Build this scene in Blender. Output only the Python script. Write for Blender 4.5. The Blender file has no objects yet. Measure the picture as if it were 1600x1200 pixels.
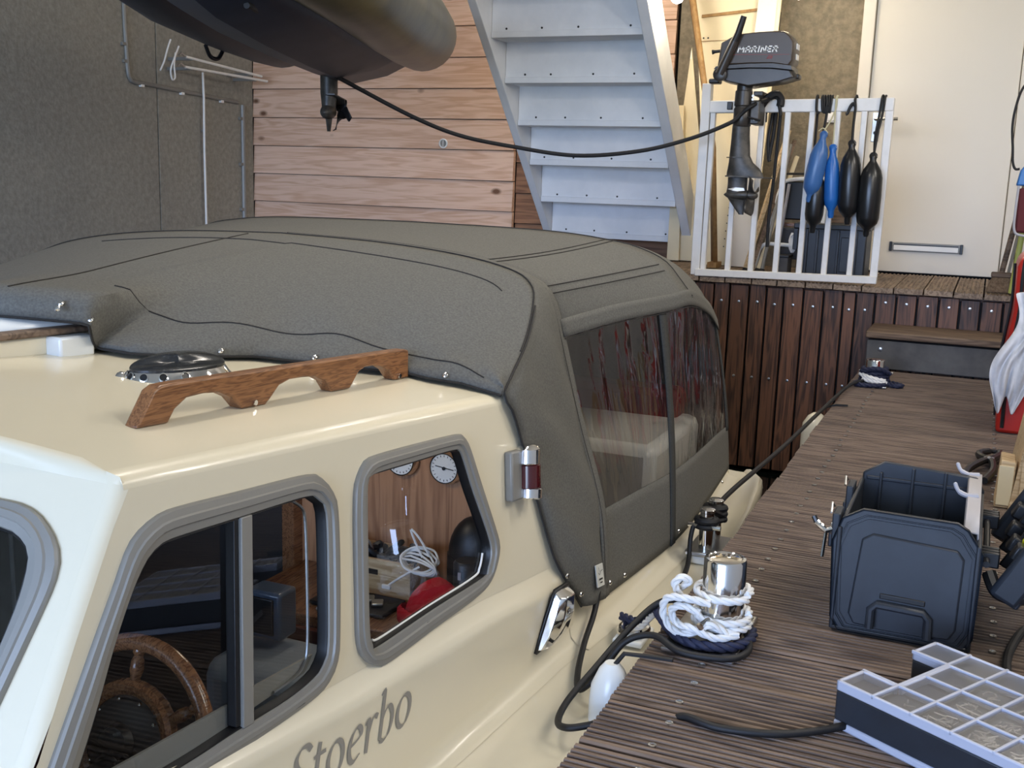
import bpy, bmesh, math, random
from mathutils import Vector as V, Matrix
random.seed(7)
sc = bpy.context.scene
col = sc.collection
PI = math.pi

# ------------------------------------------------------------------ camera
cam = bpy.data.cameras.new('camera'); camo = bpy.data.objects.new('camera', cam); col.objects.link(camo)
cam.sensor_width = 36; cam.lens = 36 * 1692.84 / 1600; cam.clip_start = .02
yaw, pit, rol = map(math.radians, (-23.3575, 10.7963, 1.796))
fw = V((math.sin(yaw) * math.cos(pit), math.cos(yaw) * math.cos(pit), -math.sin(pit)))
r0 = V((math.cos(yaw), -math.sin(yaw), 0)); u0 = r0.cross(fw)
rt = r0 * math.cos(rol) + u0 * math.sin(rol); upv = u0 * math.cos(rol) - r0 * math.sin(rol)
camo.matrix_world = Matrix(((rt.x, upv.x, -fw.x, 0), (rt.y, upv.y, -fw.y, 0), (rt.z, upv.z, -fw.z, .77), (0, 0, 0, 1)))
sc.camera = camo

# ------------------------------------------------------------------ light
sc.view_settings.view_transform = 'Standard'; sc.view_settings.look = 'None'
sc.view_settings.gamma = 1; sc.view_settings.use_curve_mapping = False
sc.view_settings.exposure = 0.78
w = bpy.data.worlds.new('world'); sc.world = w; w.use_nodes = True
wt = w.node_tree; bgn = wt.nodes['Background']
wtc = wt.nodes.new('ShaderNodeTexCoord'); wsx = wt.nodes.new('ShaderNodeSeparateXYZ'); wcr = wt.nodes.new('ShaderNodeValToRGB')
wt.links.new(wtc.outputs['Generated'], wsx.inputs[0]); wt.links.new(wsx.outputs['Z'], wcr.inputs['Fac'])
# clear daylight over the harbour: sky above the horizon, darker water and quay below it
wcr.color_ramp.elements[0].position = 0; wcr.color_ramp.elements[0].color = (.24, .31, .40, 1)
wcr.color_ramp.elements[1].position = .06; wcr.color_ramp.elements[1].color = (.46, .62, 1, 1)
wt.links.new(wcr.outputs['Color'], bgn.inputs[0]); bgn.inputs[1].default_value = 11.5

def area(name, loc, target, sx, sy, power, color, portal=False):
    l = bpy.data.lights.new(name, 'AREA'); l.shape = 'RECTANGLE'; l.size = sx; l.size_y = sy
    l.energy = power; l.color = color
    o = bpy.data.objects.new(name, l); col.objects.link(o); o.location = loc
    o.rotation_euler = (V(target) - V(loc)).to_track_quat('-Z', 'Y').to_euler()
    if portal: l.cycles.is_portal = True
    return o
# open boathouse door behind the photographer (sky portal) and the lamps above the jetty
area('door_portal', (-1.6, -5.4, .95), (-1.6, 4, .95), 5.2, 3.1, 1, (1, 1, 1), True)
for y, e in ((1.3, 14.5), (2.7, 17.5), (4.1, 10.5)):
    area('jetty_lamp', (.9, y, 1.68), (-1.2, y + .4, .3), .16, 1.2, e, (1, .93, .84))
for x, y, e in ((-1.3, 2.2, 14), (-2.0, 4.9, 13)):
    area('ceiling_lamp', (x, y, 2.28), (x, y, 0), .25, .9, e, (1, .92, .82))

ci = bpy.data.lights.new('cabin_fill', 'POINT'); ci.energy = .55; ci.color = (1, .86, .68); ci.shadow_soft_size = .03  # unseen fill light, added to brighten the galley end of the cabin
cio = bpy.data.objects.new('cabin_fill', ci); col.objects.link(cio); cio.location = (-1.0, 1.52, .36)

# ------------------------------------------------------------------ materials
def lin(c):
    return tuple(((x / 255) / 12.92 if x / 255 <= .04045 else ((x / 255 + .055) / 1.055) ** 2.4) for x in c) + (1,)
class NT:
    def __init__(s, m): s.t = m.node_tree; s.n = s.t.nodes; s.l = s.t.links
    def add(s, k, **kw):
        n = s.n.new(k)
        for a, b in kw.items(): setattr(n, a, b)
        return n
    def link(s, a, b): s.l.new(a, b)
def mat(name, c, rough=.5, metal=0, c2=None, scale=20, stretch=(1, 1, 1), bump=0, bscale=None, spec=.5, rnd=0, detail=4, coat=0, lo=.35, hi=.65, bdist=.002, coords='Object'):
    m = bpy.data.materials.new(name); m.use_nodes = True; T = NT(m); b = T.n['Principled BSDF']
    b.inputs['Roughness'].default_value = rough; b.inputs['Metallic'].default_value = metal
    b.inputs['Specular IOR Level'].default_value = spec; b.inputs['Coat Weight'].default_value = coat; b.inputs['Coat Roughness'].default_value = .05
    b.inputs['Base Color'].default_value = lin(c)
    tc = T.add('ShaderNodeTexCoord'); mp = T.add('ShaderNodeMapping'); mp.inputs['Scale'].default_value = stretch
    T.link(tc.outputs[coords], mp.inputs['Vector'])
    vec = mp.outputs['Vector']
    if rnd:
        oi = T.add('ShaderNodeObjectInfo'); ml = T.add('ShaderNodeMath', operation='MULTIPLY'); ml.inputs[1].default_value = 37
        T.link(oi.outputs['Random'], ml.inputs[0]); va = T.add('ShaderNodeVectorMath', operation='ADD')
        T.link(vec, va.inputs[0]); T.link(ml.outputs[0], va.inputs[1]); vec = va.outputs[0]
    out = None
    if c2 is not None:
        ns = T.add('ShaderNodeTexNoise'); ns.inputs['Scale'].default_value = scale; ns.inputs['Detail'].default_value = detail; ns.inputs['Roughness'].default_value = .6
        T.link(vec, ns.inputs['Vector'])
        cr = T.add('ShaderNodeValToRGB'); cr.color_ramp.elements[0].color = lin(c); cr.color_ramp.elements[1].color = lin(c2)
        cr.color_ramp.elements[0].position = lo; cr.color_ramp.elements[1].position = hi
        T.link(ns.outputs['Fac'], cr.inputs['Fac']); out = cr.outputs['Color']
        if rnd:
            hs = T.add('ShaderNodeHueSaturation'); mr = T.add('ShaderNodeMapRange'); mr.inputs['To Min'].default_value = 1 - rnd; mr.inputs['To Max'].default_value = 1 + rnd
            T.link(oi.outputs['Random'], mr.inputs['Value']); T.link(mr.outputs[0], hs.inputs['Value']); T.link(out, hs.inputs['Color']); out = hs.outputs['Color']
        T.link(out, b.inputs['Base Color'])
    if bump:
        n2 = T.add('ShaderNodeTexNoise'); n2.inputs['Scale'].default_value = bscale or scale; n2.inputs['Detail'].default_value = 3
        T.link(vec, n2.inputs['Vector']); bp = T.add('ShaderNodeBump'); bp.inputs['Strength'].default_value = bump; bp.inputs['Distance'].default_value = bdist
        T.link(n2.outputs['Fac'], bp.inputs['Height']); T.link(bp.outputs['Normal'], b.inputs['Normal'])
    return m
def woodmat(name, c, c2, axis, knots=True, rough=.6, rnd=.12, s=1.0, cdark=None):
    """plank wood: long grain along axis, knots from a stretched voronoi"""
    m = bpy.data.materials.new(name); m.use_nodes = True; T = NT(m); b = T.n['Principled BSDF']; b.inputs['Roughness'].default_value = rough
    tc = T.add('ShaderNodeTexCoord'); oi = T.add('ShaderNodeObjectInfo')
    ml = T.add('ShaderNodeMath', operation='MULTIPLY'); ml.inputs[1].default_value = 53; T.link(oi.outputs['Random'], ml.inputs[0])
    va = T.add('ShaderNodeVectorMath', operation='ADD'); T.link(tc.outputs['Object'], va.inputs[0]); T.link(ml.outputs[0], va.inputs[1])
    sl = [14 * s, 14 * s, 14 * s]; sl[axis] = 1.1 * s
    mp = T.add('ShaderNodeMapping'); mp.inputs['Scale'].default_value = sl; T.link(va.outputs[0], mp.inputs['Vector'])
    n1 = T.add('ShaderNodeTexNoise'); n1.inputs['Scale'].default_value = 1.4; n1.inputs['Detail'].default_value = 2; n1.inputs['Distortion'].default_value = .8; T.link(mp.outputs[0], n1.inputs['Vector'])
    wv = T.add('ShaderNodeMath', operation='MULTIPLY'); wv.inputs[1].default_value = 26; T.link(n1.outputs['Fac'], wv.inputs[0])
    sn = T.add('ShaderNodeMath', operation='SINE'); T.link(wv.outputs[0], sn.inputs[0])
    n2 = T.add('ShaderNodeTexNoise'); n2.inputs['Scale'].default_value = 5; n2.inputs['Detail'].default_value = 5; T.link(mp.outputs[0], n2.inputs['Vector'])
    mx = T.add('ShaderNodeMath', operation='MULTIPLY_ADD'); mx.inputs[1].default_value = .22; T.link(sn.outputs[0], mx.inputs[0]); T.link(n2.outputs['Fac'], mx.inputs[2])
    cr = T.add('ShaderNodeValToRGB'); cr.color_ramp.elements[0].color = lin(c2); cr.color_ramp.elements[1].color = lin(c); cr.color_ramp.elements[0].position = .2; cr.color_ramp.elements[1].position = .66
    T.link(mx.outputs[0], cr.inputs['Fac']); out = cr.outputs['Color']
    if knots:
        sk = [4.5, 4.5, 4.5]; sk[axis] = 2.6
        m2 = T.add('ShaderNodeMapping'); m2.inputs['Scale'].default_value = sk; T.link(va.outputs[0], m2.inputs['Vector'])
        vo = T.add('ShaderNodeTexVoronoi'); vo.inputs['Scale'].default_value = 1.0; T.link(m2.outputs[0], vo.inputs['Vector'])
        c3 = T.add('ShaderNodeValToRGB'); e = c3.color_ramp.elements; e[0].color = (1, 1, 1, 1); e[0].position = .05; e[1].color = (0, 0, 0, 1); e[1].position = .11
        T.link(vo.outputs['Distance'], c3.inputs['Fac'])
        mi = T.add('ShaderNodeMixRGB'); mi.inputs['Color2'].default_value = lin(cdark or tuple(x * .5 for x in c2)); T.link(c3.outputs['Color'], mi.inputs['Fac']); T.link(out, mi.inputs['Color1']); out = mi.outputs['Color']
    hs = T.add('ShaderNodeHueSaturation'); mr = T.add('ShaderNodeMapRange'); mr.inputs['To Min'].default_value = 1 - rnd; mr.inputs['To Max'].default_value = 1 + rnd
    T.link(oi.outputs['Random'], mr.inputs['Value']); T.link(mr.outputs[0], hs.inputs['Value']); T.link(out, hs.inputs['Color'])
    T.link(hs.outputs['Color'], b.inputs['Base Color'])
    bp = T.add('ShaderNodeBump'); bp.inputs['Strength'].default_value = .25; bp.inputs['Distance'].default_value = .001; T.link(n2.outputs['Fac'], bp.inputs['Height']); T.link(bp.outputs['Normal'], b.inputs['Normal'])
    return m
def glassmat(name, tint, rough=.0, ior=1.45, bump=0, bscale=8, stretch=(1, 1, 1), refl=None):
    m = bpy.data.materials.new(name); m.use_nodes = True; T = NT(m); T.n.remove(T.n['Principled BSDF'])
    tr = T.add('ShaderNodeBsdfTransparent'); tr.inputs[0].default_value = tint + (1,)
    gl = T.add('ShaderNodeBsdfGlossy'); gl.inputs['Roughness'].default_value = rough; gl.inputs[0].default_value = (1, 1, 1, 1)
    ge = T.add('ShaderNodeNewGeometry'); dt = T.add('ShaderNodeVectorMath', operation='DOT_PRODUCT'); T.link(ge.outputs['Incoming'], dt.inputs[0]); T.link(ge.outputs['Normal'], dt.inputs[1])
    ab = T.add('ShaderNodeMath', operation='ABSOLUTE'); T.link(dt.outputs['Value'], ab.inputs[0])
    om = T.add('ShaderNodeMath', operation='SUBTRACT'); om.inputs[0].default_value = 1; T.link(ab.outputs[0], om.inputs[1])
    pw = T.add('ShaderNodeMath', operation='POWER'); pw.inputs[1].default_value = 5; T.link(om.outputs[0], pw.inputs[0])
    f0 = ((ior - 1) / (ior + 1)) ** 2 * 1.25
    fr = T.add('ShaderNodeMath', operation='MULTIPLY_ADD'); fr.inputs[1].default_value = 1 - f0; fr.inputs[2].default_value = f0; T.link(pw.outputs[0], fr.inputs[0])
    mx = T.add('ShaderNodeMixShader'); T.link(fr.outputs[0], mx.inputs[0]); T.link(tr.outputs[0], mx.inputs[1]); T.link(gl.outputs[0], mx.inputs[2])
    if bump:
        tc = T.add('ShaderNodeTexCoord'); mp = T.add('ShaderNodeMapping'); mp.inputs['Scale'].default_value = stretch; T.link(tc.outputs['Object'], mp.inputs[0])
        ns = T.add('ShaderNodeTexNoise'); ns.inputs['Scale'].default_value = bscale; ns.inputs['Detail'].default_value = 2; ns.inputs['Distortion'].default_value = 1.2; T.link(mp.outputs[0], ns.inputs['Vector'])
        bp = T.add('ShaderNodeBump'); bp.inputs['Strength'].default_value = bump; bp.inputs['Distance'].default_value = .02; T.link(ns.outputs['Fac'], bp.inputs['Height'])
        T.link(bp.outputs[0], gl.inputs['Normal'])
    T.link(mx.outputs[0], T.n['Material Output'].inputs[0])
    return m
def emit(name, c, k):
    m = bpy.data.materials.new(name); m.use_nodes = True; b = m.node_tree.nodes['Principled BSDF']
    b.inputs['Emission Color'].default_value = c + (1,); b.inputs['Emission Strength'].default_value = k; return m

M = dict(
    gel=mat('cream_gelcoat', (222, 213, 188), .26, coat=.2),
    gelw=mat('white_gelcoat', (224, 226, 222), .25),
    canvas=mat('grey_canvas', (89, 88, 84), .9, c2=(104, 103, 98), scale=260, bump=.35, bscale=420, spec=.15, bdist=.001),
    canvasd=mat('dark_canvas_trim', (58, 59, 58), .85, c2=(68, 69, 68), scale=260, spec=.15),
    thread=mat('dark_thread', (38, 36, 34), .9),
    alu=mat('grey_aluminium', (136, 134, 128), .45, metal=.15),
    rubber=mat('black_rubber', (18, 18, 20), .45),
    chrome=mat('chrome', (225, 225, 225), .07, metal=1),
    steel=mat('brushed_steel', (190, 190, 188), .3, metal=1),
    teak=woodmat('teak', (140, 97, 62), (100, 64, 38), 1, knots=False, rough=.35, rnd=0, s=7),
    varnish=woodmat('varnished_wood', (134, 92, 60), (92, 58, 36), 1, knots=False, rough=.2, rnd=0, s=6),
    ply=woodmat('teak_veneer', (186, 136, 96), (150, 104, 70), 2, knots=False, rough=.5, rnd=0, s=1.6),
    paleply=woodmat('pale_plywood', (212, 188, 148), (180, 150, 110), 0, knots=False, rough=.6, rnd=.05, s=2),
    deckw=woodmat('jetty_hardwood', (114, 97, 84), (74, 60, 52), 0, knots=False, rough=.62, rnd=.14, s=1.6),
    deckl=woodmat('pale_grooved_deck', (150, 130, 110), (110, 92, 76), 1, knots=False, rough=.7, rnd=.08, s=1.6),
    riser=woodmat('dark_hardwood', (104, 70, 50), (56, 36, 26), 2, knots=False, rough=.5, rnd=.28, s=1.3),
    stepw=woodmat('weathered_beam', (118, 98, 80), (78, 62, 50), 0, knots=False, rough=.7, rnd=0, s=1.6),
    beam=mat('grey_recycled_beam', (74, 74, 76), .8, c2=(98, 98, 98), scale=6, stretch=(1, 1, 1), bump=.3, bscale=60),
    siding=woodmat('pale_larch', (228, 192, 166), (208, 166, 136), 0, rough=.65, rnd=.07, s=.9, cdark=(110, 74, 50)),
    siding2=woodmat('aged_larch', (150, 108, 76), (112, 76, 52), 0, rough=.65, rnd=.08, s=.9, cdark=(80, 50, 32)),
    wallg=mat('grey_textured_board', (134, 132, 124), .85, c2=(154, 151, 141), scale=34, bump=.5, bscale=60, bdist=.006, detail=6),
    wallw=mat('brown_textured_board', (118, 108, 90), .85, c2=(144, 132, 110), scale=30, bump=.9, bscale=50, bdist=.006, detail=6),
    ceil=mat('white_ceiling', (215, 212, 205), .9),
    stairw=mat('white_stair_paint', (234, 236, 238), .5, c2=(224, 227, 230), scale=6),
    gatew=mat('white_gate_paint', (228, 226, 222), .45, c2=(214, 212, 206), scale=9, lo=.5, hi=.8),
    door=mat('cream_door_paint', (224, 216, 200), .45),
    creamp=mat('cream_panel', (226, 210, 172), .5),
    brownb=mat('raw_chipboard', (168, 132, 82), .7, c2=(140, 104, 60), scale=30),
    black=mat('black_plastic', (22, 22, 23), .4),
    blackr=mat('black_cord', (16, 16, 18), .6),
    navyp=mat('navy_black_plastic', (33, 37, 43), .42, c2=(40, 45, 52), scale=14, bump=.1, bscale=200, bdist=.0005),
    engine=mat('dark_engine_paint', (50, 46, 42), .32, c2=(60, 55, 50), scale=18),
    engined=mat('worn_engine_leg', (46, 44, 40), .4, c2=(78, 73, 66), scale=22, bump=.2),
    cowl=mat('graphite_cowling', (66, 56, 47), .36),
    bare=mat('bare_metal', (205, 200, 190), .4, metal=.6),
    blue=mat('blue_fender_vinyl', (62, 104, 158), .3),
    blue2=mat('bright_blue_vinyl', (32, 98, 172), .3),
    fender=mat('black_fender_vinyl', (26, 27, 28), .28),
    ropew=mat('white_rope', (226, 226, 224), .7, bump=.4, bscale=300),
    ropen=mat('navy_rope', (30, 36, 62), .7, bump=.4, bscale=300),
    string=mat('pale_string', (190, 184, 150), .8),
    ribo=mat('olive_hull_fabric', (82, 76, 52), .34, c2=(104, 96, 66), scale=6, bump=.15, bscale=30),
    ribn=mat('navy_black_hull', (40, 48, 64), .45, c2=(50, 58, 74), scale=5),
    red=mat('red_paint', (176, 40, 30), .35),
    redknit=mat('red_wool', (190, 24, 36), .95, bump=.6, bscale=160),
    cloth=mat('pale_grey_cloth', (206, 206, 208), .9, c2=(186, 188, 192), scale=18),
    clearp=mat('frosted_plastic', (180, 183, 196), .3),
    smoke=glassmat('clear_lid', (.84, .85, .88), .35, 2.1),
    glass=glassmat('window_glass', (.88, .9, .9), 0, 1.5),
    vinyl=glassmat('clear_vinyl', (.70, .69, .67), .03, 1.75, .4, 7, (1, 2.6, .55)),
    letter=mat('grey_lettering', (140, 136, 128), .5),
    white=mat('white_print', (235, 235, 232), .5),
    redp=mat('red_print', (150, 50, 48), .5),
    redlens=mat('dark_red_lens', (70, 14, 18), .12, coat=.6),
    label=mat('white_tag', (214, 214, 206), .6),
    seat=mat('grey_vinyl_seat', (120, 128, 138), .5),
    dark=mat('dark_interior', (26, 24, 23), .7),
    darkw=mat('mahogany', (84, 44, 32), .35),
    water=mat('dark_water', (14, 18, 18), .06, bump=.2, bscale=6, bdist=.02),
    bulb=emit('lit_bulb', (1, .9, .7), 30),
    straw=mat('broom_bristle', (128, 106, 82), .9, c2=(96, 76, 56), scale=120),
    yel=mat('yellow_green_plastic', (176, 180, 92), .5),
    yelb=mat('yellow_level', (196, 200, 40), .4),
    bluem=mat('blue_case', (50, 108, 170), .4),
    compf=mat('compartment_grey', (104, 104, 112), .5),
    greyp=mat('grey_plastic', (170, 168, 172), .5),
    darkred=mat('dark_red_matte', (86, 26, 30), .8),
    screen=mat('plotter_case', (64, 74, 88), .3),
)
GEN = 'wave'
# ------------------------------------------------------------------ geometry helpers
class MB:
    def __init__(s): s.v = []; s.f = []
    def add(s, vs, fs):
        k = len(s.v); s.v += [tuple(p) for p in vs]; s.f += [tuple(i + k for i in f) for f in fs]; return s
    def box(s, c, d, rot=None):
        hx, hy, hz = d[0] / 2, d[1] / 2, d[2] / 2
        vs = [V((x, y, z)) for x in (-hx, hx) for y in (-hy, hy) for z in (-hz, hz)]
        if rot is not None: vs = [rot @ p for p in vs]
        vs = [p + V(c) for p in vs]
        return s.add(vs, [(0, 1, 3, 2), (4, 6, 7, 5), (0, 4, 5, 1), (2, 3, 7, 6), (0, 2, 6, 4), (1, 5, 7, 3)])
    def span(s, a, b):
        return s.box([(a[i] + b[i]) / 2 for i in range(3)], [abs(b[i] - a[i]) for i in range(3)])
    def loft(s, rows, closed=False, capa=False, capb=False):
        n = len(rows[0]); vs = [p for r in rows for p in r]; fs = []
        for i in range(len(rows) - 1):
            for j in range(n if closed else n - 1):
                a, b = i * n + j, i * n + (j + 1) % n; fs.append((a, b, b + n, a + n))
        if capa: fs.append(tuple(range(n))[::-1])
        if capb: fs.append(tuple(range((len(rows) - 1) * n, len(rows) * n)))
        return s.add(vs, fs)
    def tube(s, path, r, n=8, cap=True):
        path = [V(p) for p in path]; rs = r if isinstance(r, (list, tuple)) else [r] * len(path)
        rows = []; up = None
        for i, p in enumerate(path):
            t = (path[min(i + 1, len(path) - 1)] - path[max(i - 1, 0)]).normalized()
            if up is None:
                up = V((0, 0, 1)) if abs(t.z) < .9 else V((1, 0, 0))
            up = (up - t * up.dot(t)).normalized(); sd = t.cross(up)
            rows.append([p + (up * math.cos(2 * PI * k / n) + sd * math.sin(2 * PI * k / n)) * rs[i] for k in range(n)])
        return s.loft(rows, True, cap, cap)
    def lathe(s, prof, c=(0, 0, 0), n=24, axis=None, capa=True, capb=True):
        q = V((0, 0, 1)).rotation_difference(V(axis)) if axis is not None else None
        rows = []
        for r, z in prof:
            row = [V((r * math.cos(2 * PI * k / n), r * math.sin(2 * PI * k / n), z)) for k in range(n)]
            if q: row = [q @ p for p in row]
            rows.append([p + V(c) for p in row])
        return s.loft(rows, True, capa, capb)
    def prism(s, poly, fn, d0, d1):
        """poly of 2D points; fn(x, y, d) -> world"""
        n = len(poly); a = [fn(x, y, d0) for x, y in poly]; b = [fn(x, y, d1) for x, y in poly]
        s.add(a + b, [tuple(range(n))[::-1], tuple(range(n, 2 * n))] + [(i, (i + 1) % n, n + (i + 1) % n, n + i) for i in range(n)]); return s
    def build(s, name, m, parent=None, bevel=0, seg=2, smooth=35, sub=0, solid=0):
        me = bpy.data.meshes.new(name); me.from_pydata([tuple(p) for p in s.v], [], s.f); me.update()
        bm = bmesh.new(); bm.from_mesh(me); bmesh.ops.recalc_face_normals(bm, faces=bm.faces); bm.to_mesh(me); bm.free()
        return link(name, me, m, parent, bevel, seg, smooth, sub, solid)
def link(name, me, m, parent=None, bevel=0, seg=2, smooth=35, sub=0, solid=0):
    if m is not None: me.materials.append(m)
    o = bpy.data.objects.new(name, me); col.objects.link(o)
    if smooth: me.shade_smooth(); me.set_sharp_from_angle(angle=math.radians(smooth))
    if solid: k = o.modifiers.new('solid', 'SOLIDIFY'); k.thickness = solid; k.offset = 0
    if bevel: k = o.modifiers.new('bevel', 'BEVEL'); k.width = bevel; k.segments = seg; k.limit_method = 'ANGLE'; k.angle_limit = math.radians(40)
    if sub: k = o.modifiers.new('sub', 'SUBSURF'); k.levels = sub; k.render_levels = sub
    if parent is not None: o.parent = parent; 
    return o
def tag(o, label=None, cat=None, group=None, kind=None):
    if label: o['label'] = label
    if cat: o['category'] = cat
    if group: o['group'] = group
    if kind: o['kind'] = kind
    return o
def thing(name, label, cat, group=None, kind=None, loc=(0, 0, 0)):
    o = bpy.data.objects.new(name, None); o.empty_display_size = .05; col.objects.link(o); o.location = loc
    return tag(o, label, cat, group, kind)
def B(name, c, d, m, parent=None, bevel=.003, rot=None, **k):
    return MB().box(c, d, rot).build(name, m, parent, bevel, **k)
def T(name, path, r, m, parent=None, n=8, **k):
    return MB().tube(path, r, n).build(name, m, parent, **k)
def cat(pts, n=8, closed=False):
    """Catmull-Rom through points"""
    pts = [V(p) for p in pts]; out = []; N = len(pts)
    rng = range(N if closed else N - 1)
    for i in rng:
        if closed: p0, p1, p2, p3 = pts[i - 1], pts[i], pts[(i + 1) % N], pts[(i + 2) % N]
        else: p0, p1, p2, p3 = pts[max(i - 1, 0)], pts[i], pts[i + 1], pts[min(i + 2, N - 1)]
        for k in range(n):
            t = k / n
            out.append(.5 * ((2 * p1) + (p2 - p0) * t + (2 * p0 - 5 * p1 + 4 * p2 - p3) * t * t + (3 * p1 - p0 - 3 * p2 + p3) * t ** 3))
    if not closed: out.append(pts[-1])
    return out
def resample(pts, n, closed=False):
    pts = [V(p) for p in pts]
    if closed: pts = pts + [pts[0]]
    L = [0]
    for a, b in zip(pts, pts[1:]): L.append(L[-1] + (b - a).length)
    out = []; m = n if closed else n - 1; j = 0
    for i in range(n):
        d = L[-1] * i / m
        while j < len(L) - 2 and L[j + 1] < d: j += 1
        s = (d - L[j]) / max(L[j + 1] - L[j], 1e-9); out.append(pts[j].lerp(pts[j + 1], s))
    return out
def rope(name, path, r, m, parent=None, twist=.06, n=6, dens=60):
    """three-strand twisted rope"""
    pts = resample(cat(path, 12), max(12, int(dens))); mb = MB(); up = None; fr = []; L = 0; prev = None
    for i, p in enumerate(pts):
        t = (pts[min(i + 1, len(pts) - 1)] - pts[max(i - 1, 0)]).normalized()
        if up is None: up = V((0, 0, 1)) if abs(t.z) < .9 else V((1, 0, 0))
        up = (up - t * up.dot(t)).normalized()
        if prev is not None: L += (p - prev).length
        prev = p; fr.append((p, up.copy(), t.cross(up), L))
    for k in range(3):
        mb.tube([p + (u * math.cos(2 * PI * (l / twist + k / 3)) + s * math.sin(2 * PI * (l / twist + k / 3))) * r * .52 for p, u, s, l in fr], r * .55, n)
    return mb.build(name, m, parent, smooth=60)
def fill_poly(outer, holes, fn):
    """planar sheet with holes: loops of 2D points -> mesh data via triangle fill"""
    bm = bmesh.new(); edges = []
    for lp in [outer] + holes:
        vs = [bm.verts.new((p[0], p[1], 0)) for p in lp]
        for i in range(len(vs)): edges.append(bm.edges.new((vs[i], vs[(i + 1) % len(vs)])))
    bmesh.ops.triangle_fill(bm, use_beauty=True, use_dissolve=False, edges=edges, normal=(0, 0, 1))
    bm.verts.index_update(); mb = MB(); mb.add([fn(v.co.x, v.co.y) for v in bm.verts], [tuple(v.index for v in f.verts) for f in bm.faces]); bm.free()
    return mb
def stroke(mb, pts, wfn, fn, d=0):
    """flat ribbon along 2D points with width by direction; fn(x, y) -> world"""
    pts = [V((p[0], p[1], 0)) for p in pts]; L = []; R_ = []
    for i, p in enumerate(pts):
        t = (pts[min(i + 1, len(pts) - 1)] - pts[max(i - 1, 0)]); t.normalize(); w_ = wfn(t) / 2; n = V((-t.y, t.x, 0))
        L.append(fn(p.x + n.x * w_, p.y + n.y * w_)); R_.append(fn(p.x - n.x * w_, p.y - n.y * w_))
    k = len(pts); mb.add(L + R_, [(i, i + 1, k + i + 1, k + i) for i in range(k - 1)])
# ================================================================== ROOM
def struct(name, mb, m, parent=None, **k):
    o = mb.build(name, m, parent, **k)
    if parent is None: o['kind'] = 'structure'
    return o
struct('floor', MB().span((-4.75, -5.7, -.72), (1.05, 6.6, -.62)), M['water'])
struct('ceiling', MB().span((-4.85, -5.6, 2.32), (1.15, 6.6, 2.42)), M['ceil'])
struct('wall_right', MB().span((.98, -5.6, -.62), (1.08, 6.3, 2.32)), M['ceil'])
fr = MB()
fr.span((-4.75, -5.6, -.62), (-4.2, -5.5, 2.32)); fr.span((.93, -5.6, -.62), (.98, -5.5, 2.32)); fr.span((-4.2, -5.6, 2.22), (.93, -5.5, 2.32))
struct('wall_front', fr, M['ceil'])
# left wall: textured sheets butted together
wl = struct('wall_left', MB().span((-4.85, -5.6, -.62), (-4.695, 6.6, 2.32)), M['dark'])
for a, b in ((-5.5, -2.5), (-2.494, .3), (.306, 2.8), (2.806, 5.304), (5.312, 6.24)):
    MB().span((-4.7, a, -.6), (-4.68, b, 2.32)).build('panel', M['wallg'], wl, bevel=.002)
# back wall: larch weatherboard on the left, textured board and door on the right
wb = struct('wall_back', MB().span((-4.85, 6.36, -.62), (1.08, 6.6, 2.32)), M['dark'])
pitch = .1865
def weatherboard(x0, x1, z0, y, m):
    mb = MB(); h = pitch - .004; t = .018
    sec = [(y, z0), (y, z0 + .004), (y + .012, z0 + h), (y + .04, z0 + h), (y + .04, z0)]
    mb.loft([[V((x0, p[0], p[1])) for p in sec], [V((x1, p[0], p[1])) for p in sec]], True, True, True)
    me_o = mb.build('plank', m, wb, smooth=0)
for k in range(-5, 8):
    z0 = .933 + k * pitch
    low = z0 < .95
    weatherboard(-4.68, -2.735 if low else -1.75, z0, 6.24, M['siding'])
    if low: weatherboard(-2.735, -1.62, z0 - .07, 6.29, M['siding2'])
MB().span((-1.72, 6.22, -.6), (-.715, 6.3, 2.3)).build('panel', M['wallw'], wb, bevel=.002)
MB().span((.13, 6.2, -.6), (.98, 6.3, 2.3)).build('panel', M['door'], wb, bevel=.002)
# round wall vent on the siding
t = thing('round_vent', 'small round grey vent with a pale rim set in the larch boarding', 'vent')
MB().lathe([(.030, 0), (.030, .006), (.024, .008), (.022, .004), (.022, 0)], (-3.218, 6.24, .967), 28, (0, -1, 0)).build('rim', M['white'], t)
MB().lathe([(.022, 0), (.022, .003)], (-3.218, 6.24, .967), 24, (0, -1, 0)).build('grille', M['alu'], t)
B('bar', (-3.218, 6.234, .967), (.003, .004, .04), M['white'], t, 0)
# door and frame
struct('trim_1', MB().span((-.722, 6.14, .33), (-.66, 6.22, 2.3)).span((.062, 6.14, .33), (.125, 6.22, 2.3)).span((-.66, 6.14, 2.24), (.062, 6.22, 2.3)), M['door'], bevel=.004)
d = struct('door_1', MB().span((-.657, 6.165, .335), (.059, 6.21, 2.235)), M['door'], bevel=.004)
ls = MB().span((-.474, 6.152, .448), (-.133, 6.166, .494)).build('letter_slot', M['alu'], d, bevel=.003); ls['label'] = 'aluminium letter slot with dark ends'
B('flap', (-.303, 6.149, .466), (.32, .006, .026), M['white'], ls, .002); B('slit', (-.303, 6.15, .484), (.32, .004, .005), M['black'], ls, 0)
for x in (-.479, -.128): B('end_cap', (x, 6.155, .471), (.014, .022, .05), M['black'], ls, .002)
hp = B('lock_plate', (-.612, 6.161, 1.09), (.036, .008, .15), M['steel'], d, .002)
T('door_handle', [(-.612, 6.158, 1.13), (-.612, 6.11, 1.13), (-.60, 6.105, 1.13), (-.50, 6.105, 1.13)], .009, M['steel'], d)
MB().lathe([(.009, 0), (.009, .004)], (-.612, 6.157, 1.06), 14, (0, -1, 0)).build('keyhole', M['black'], d)
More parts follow.
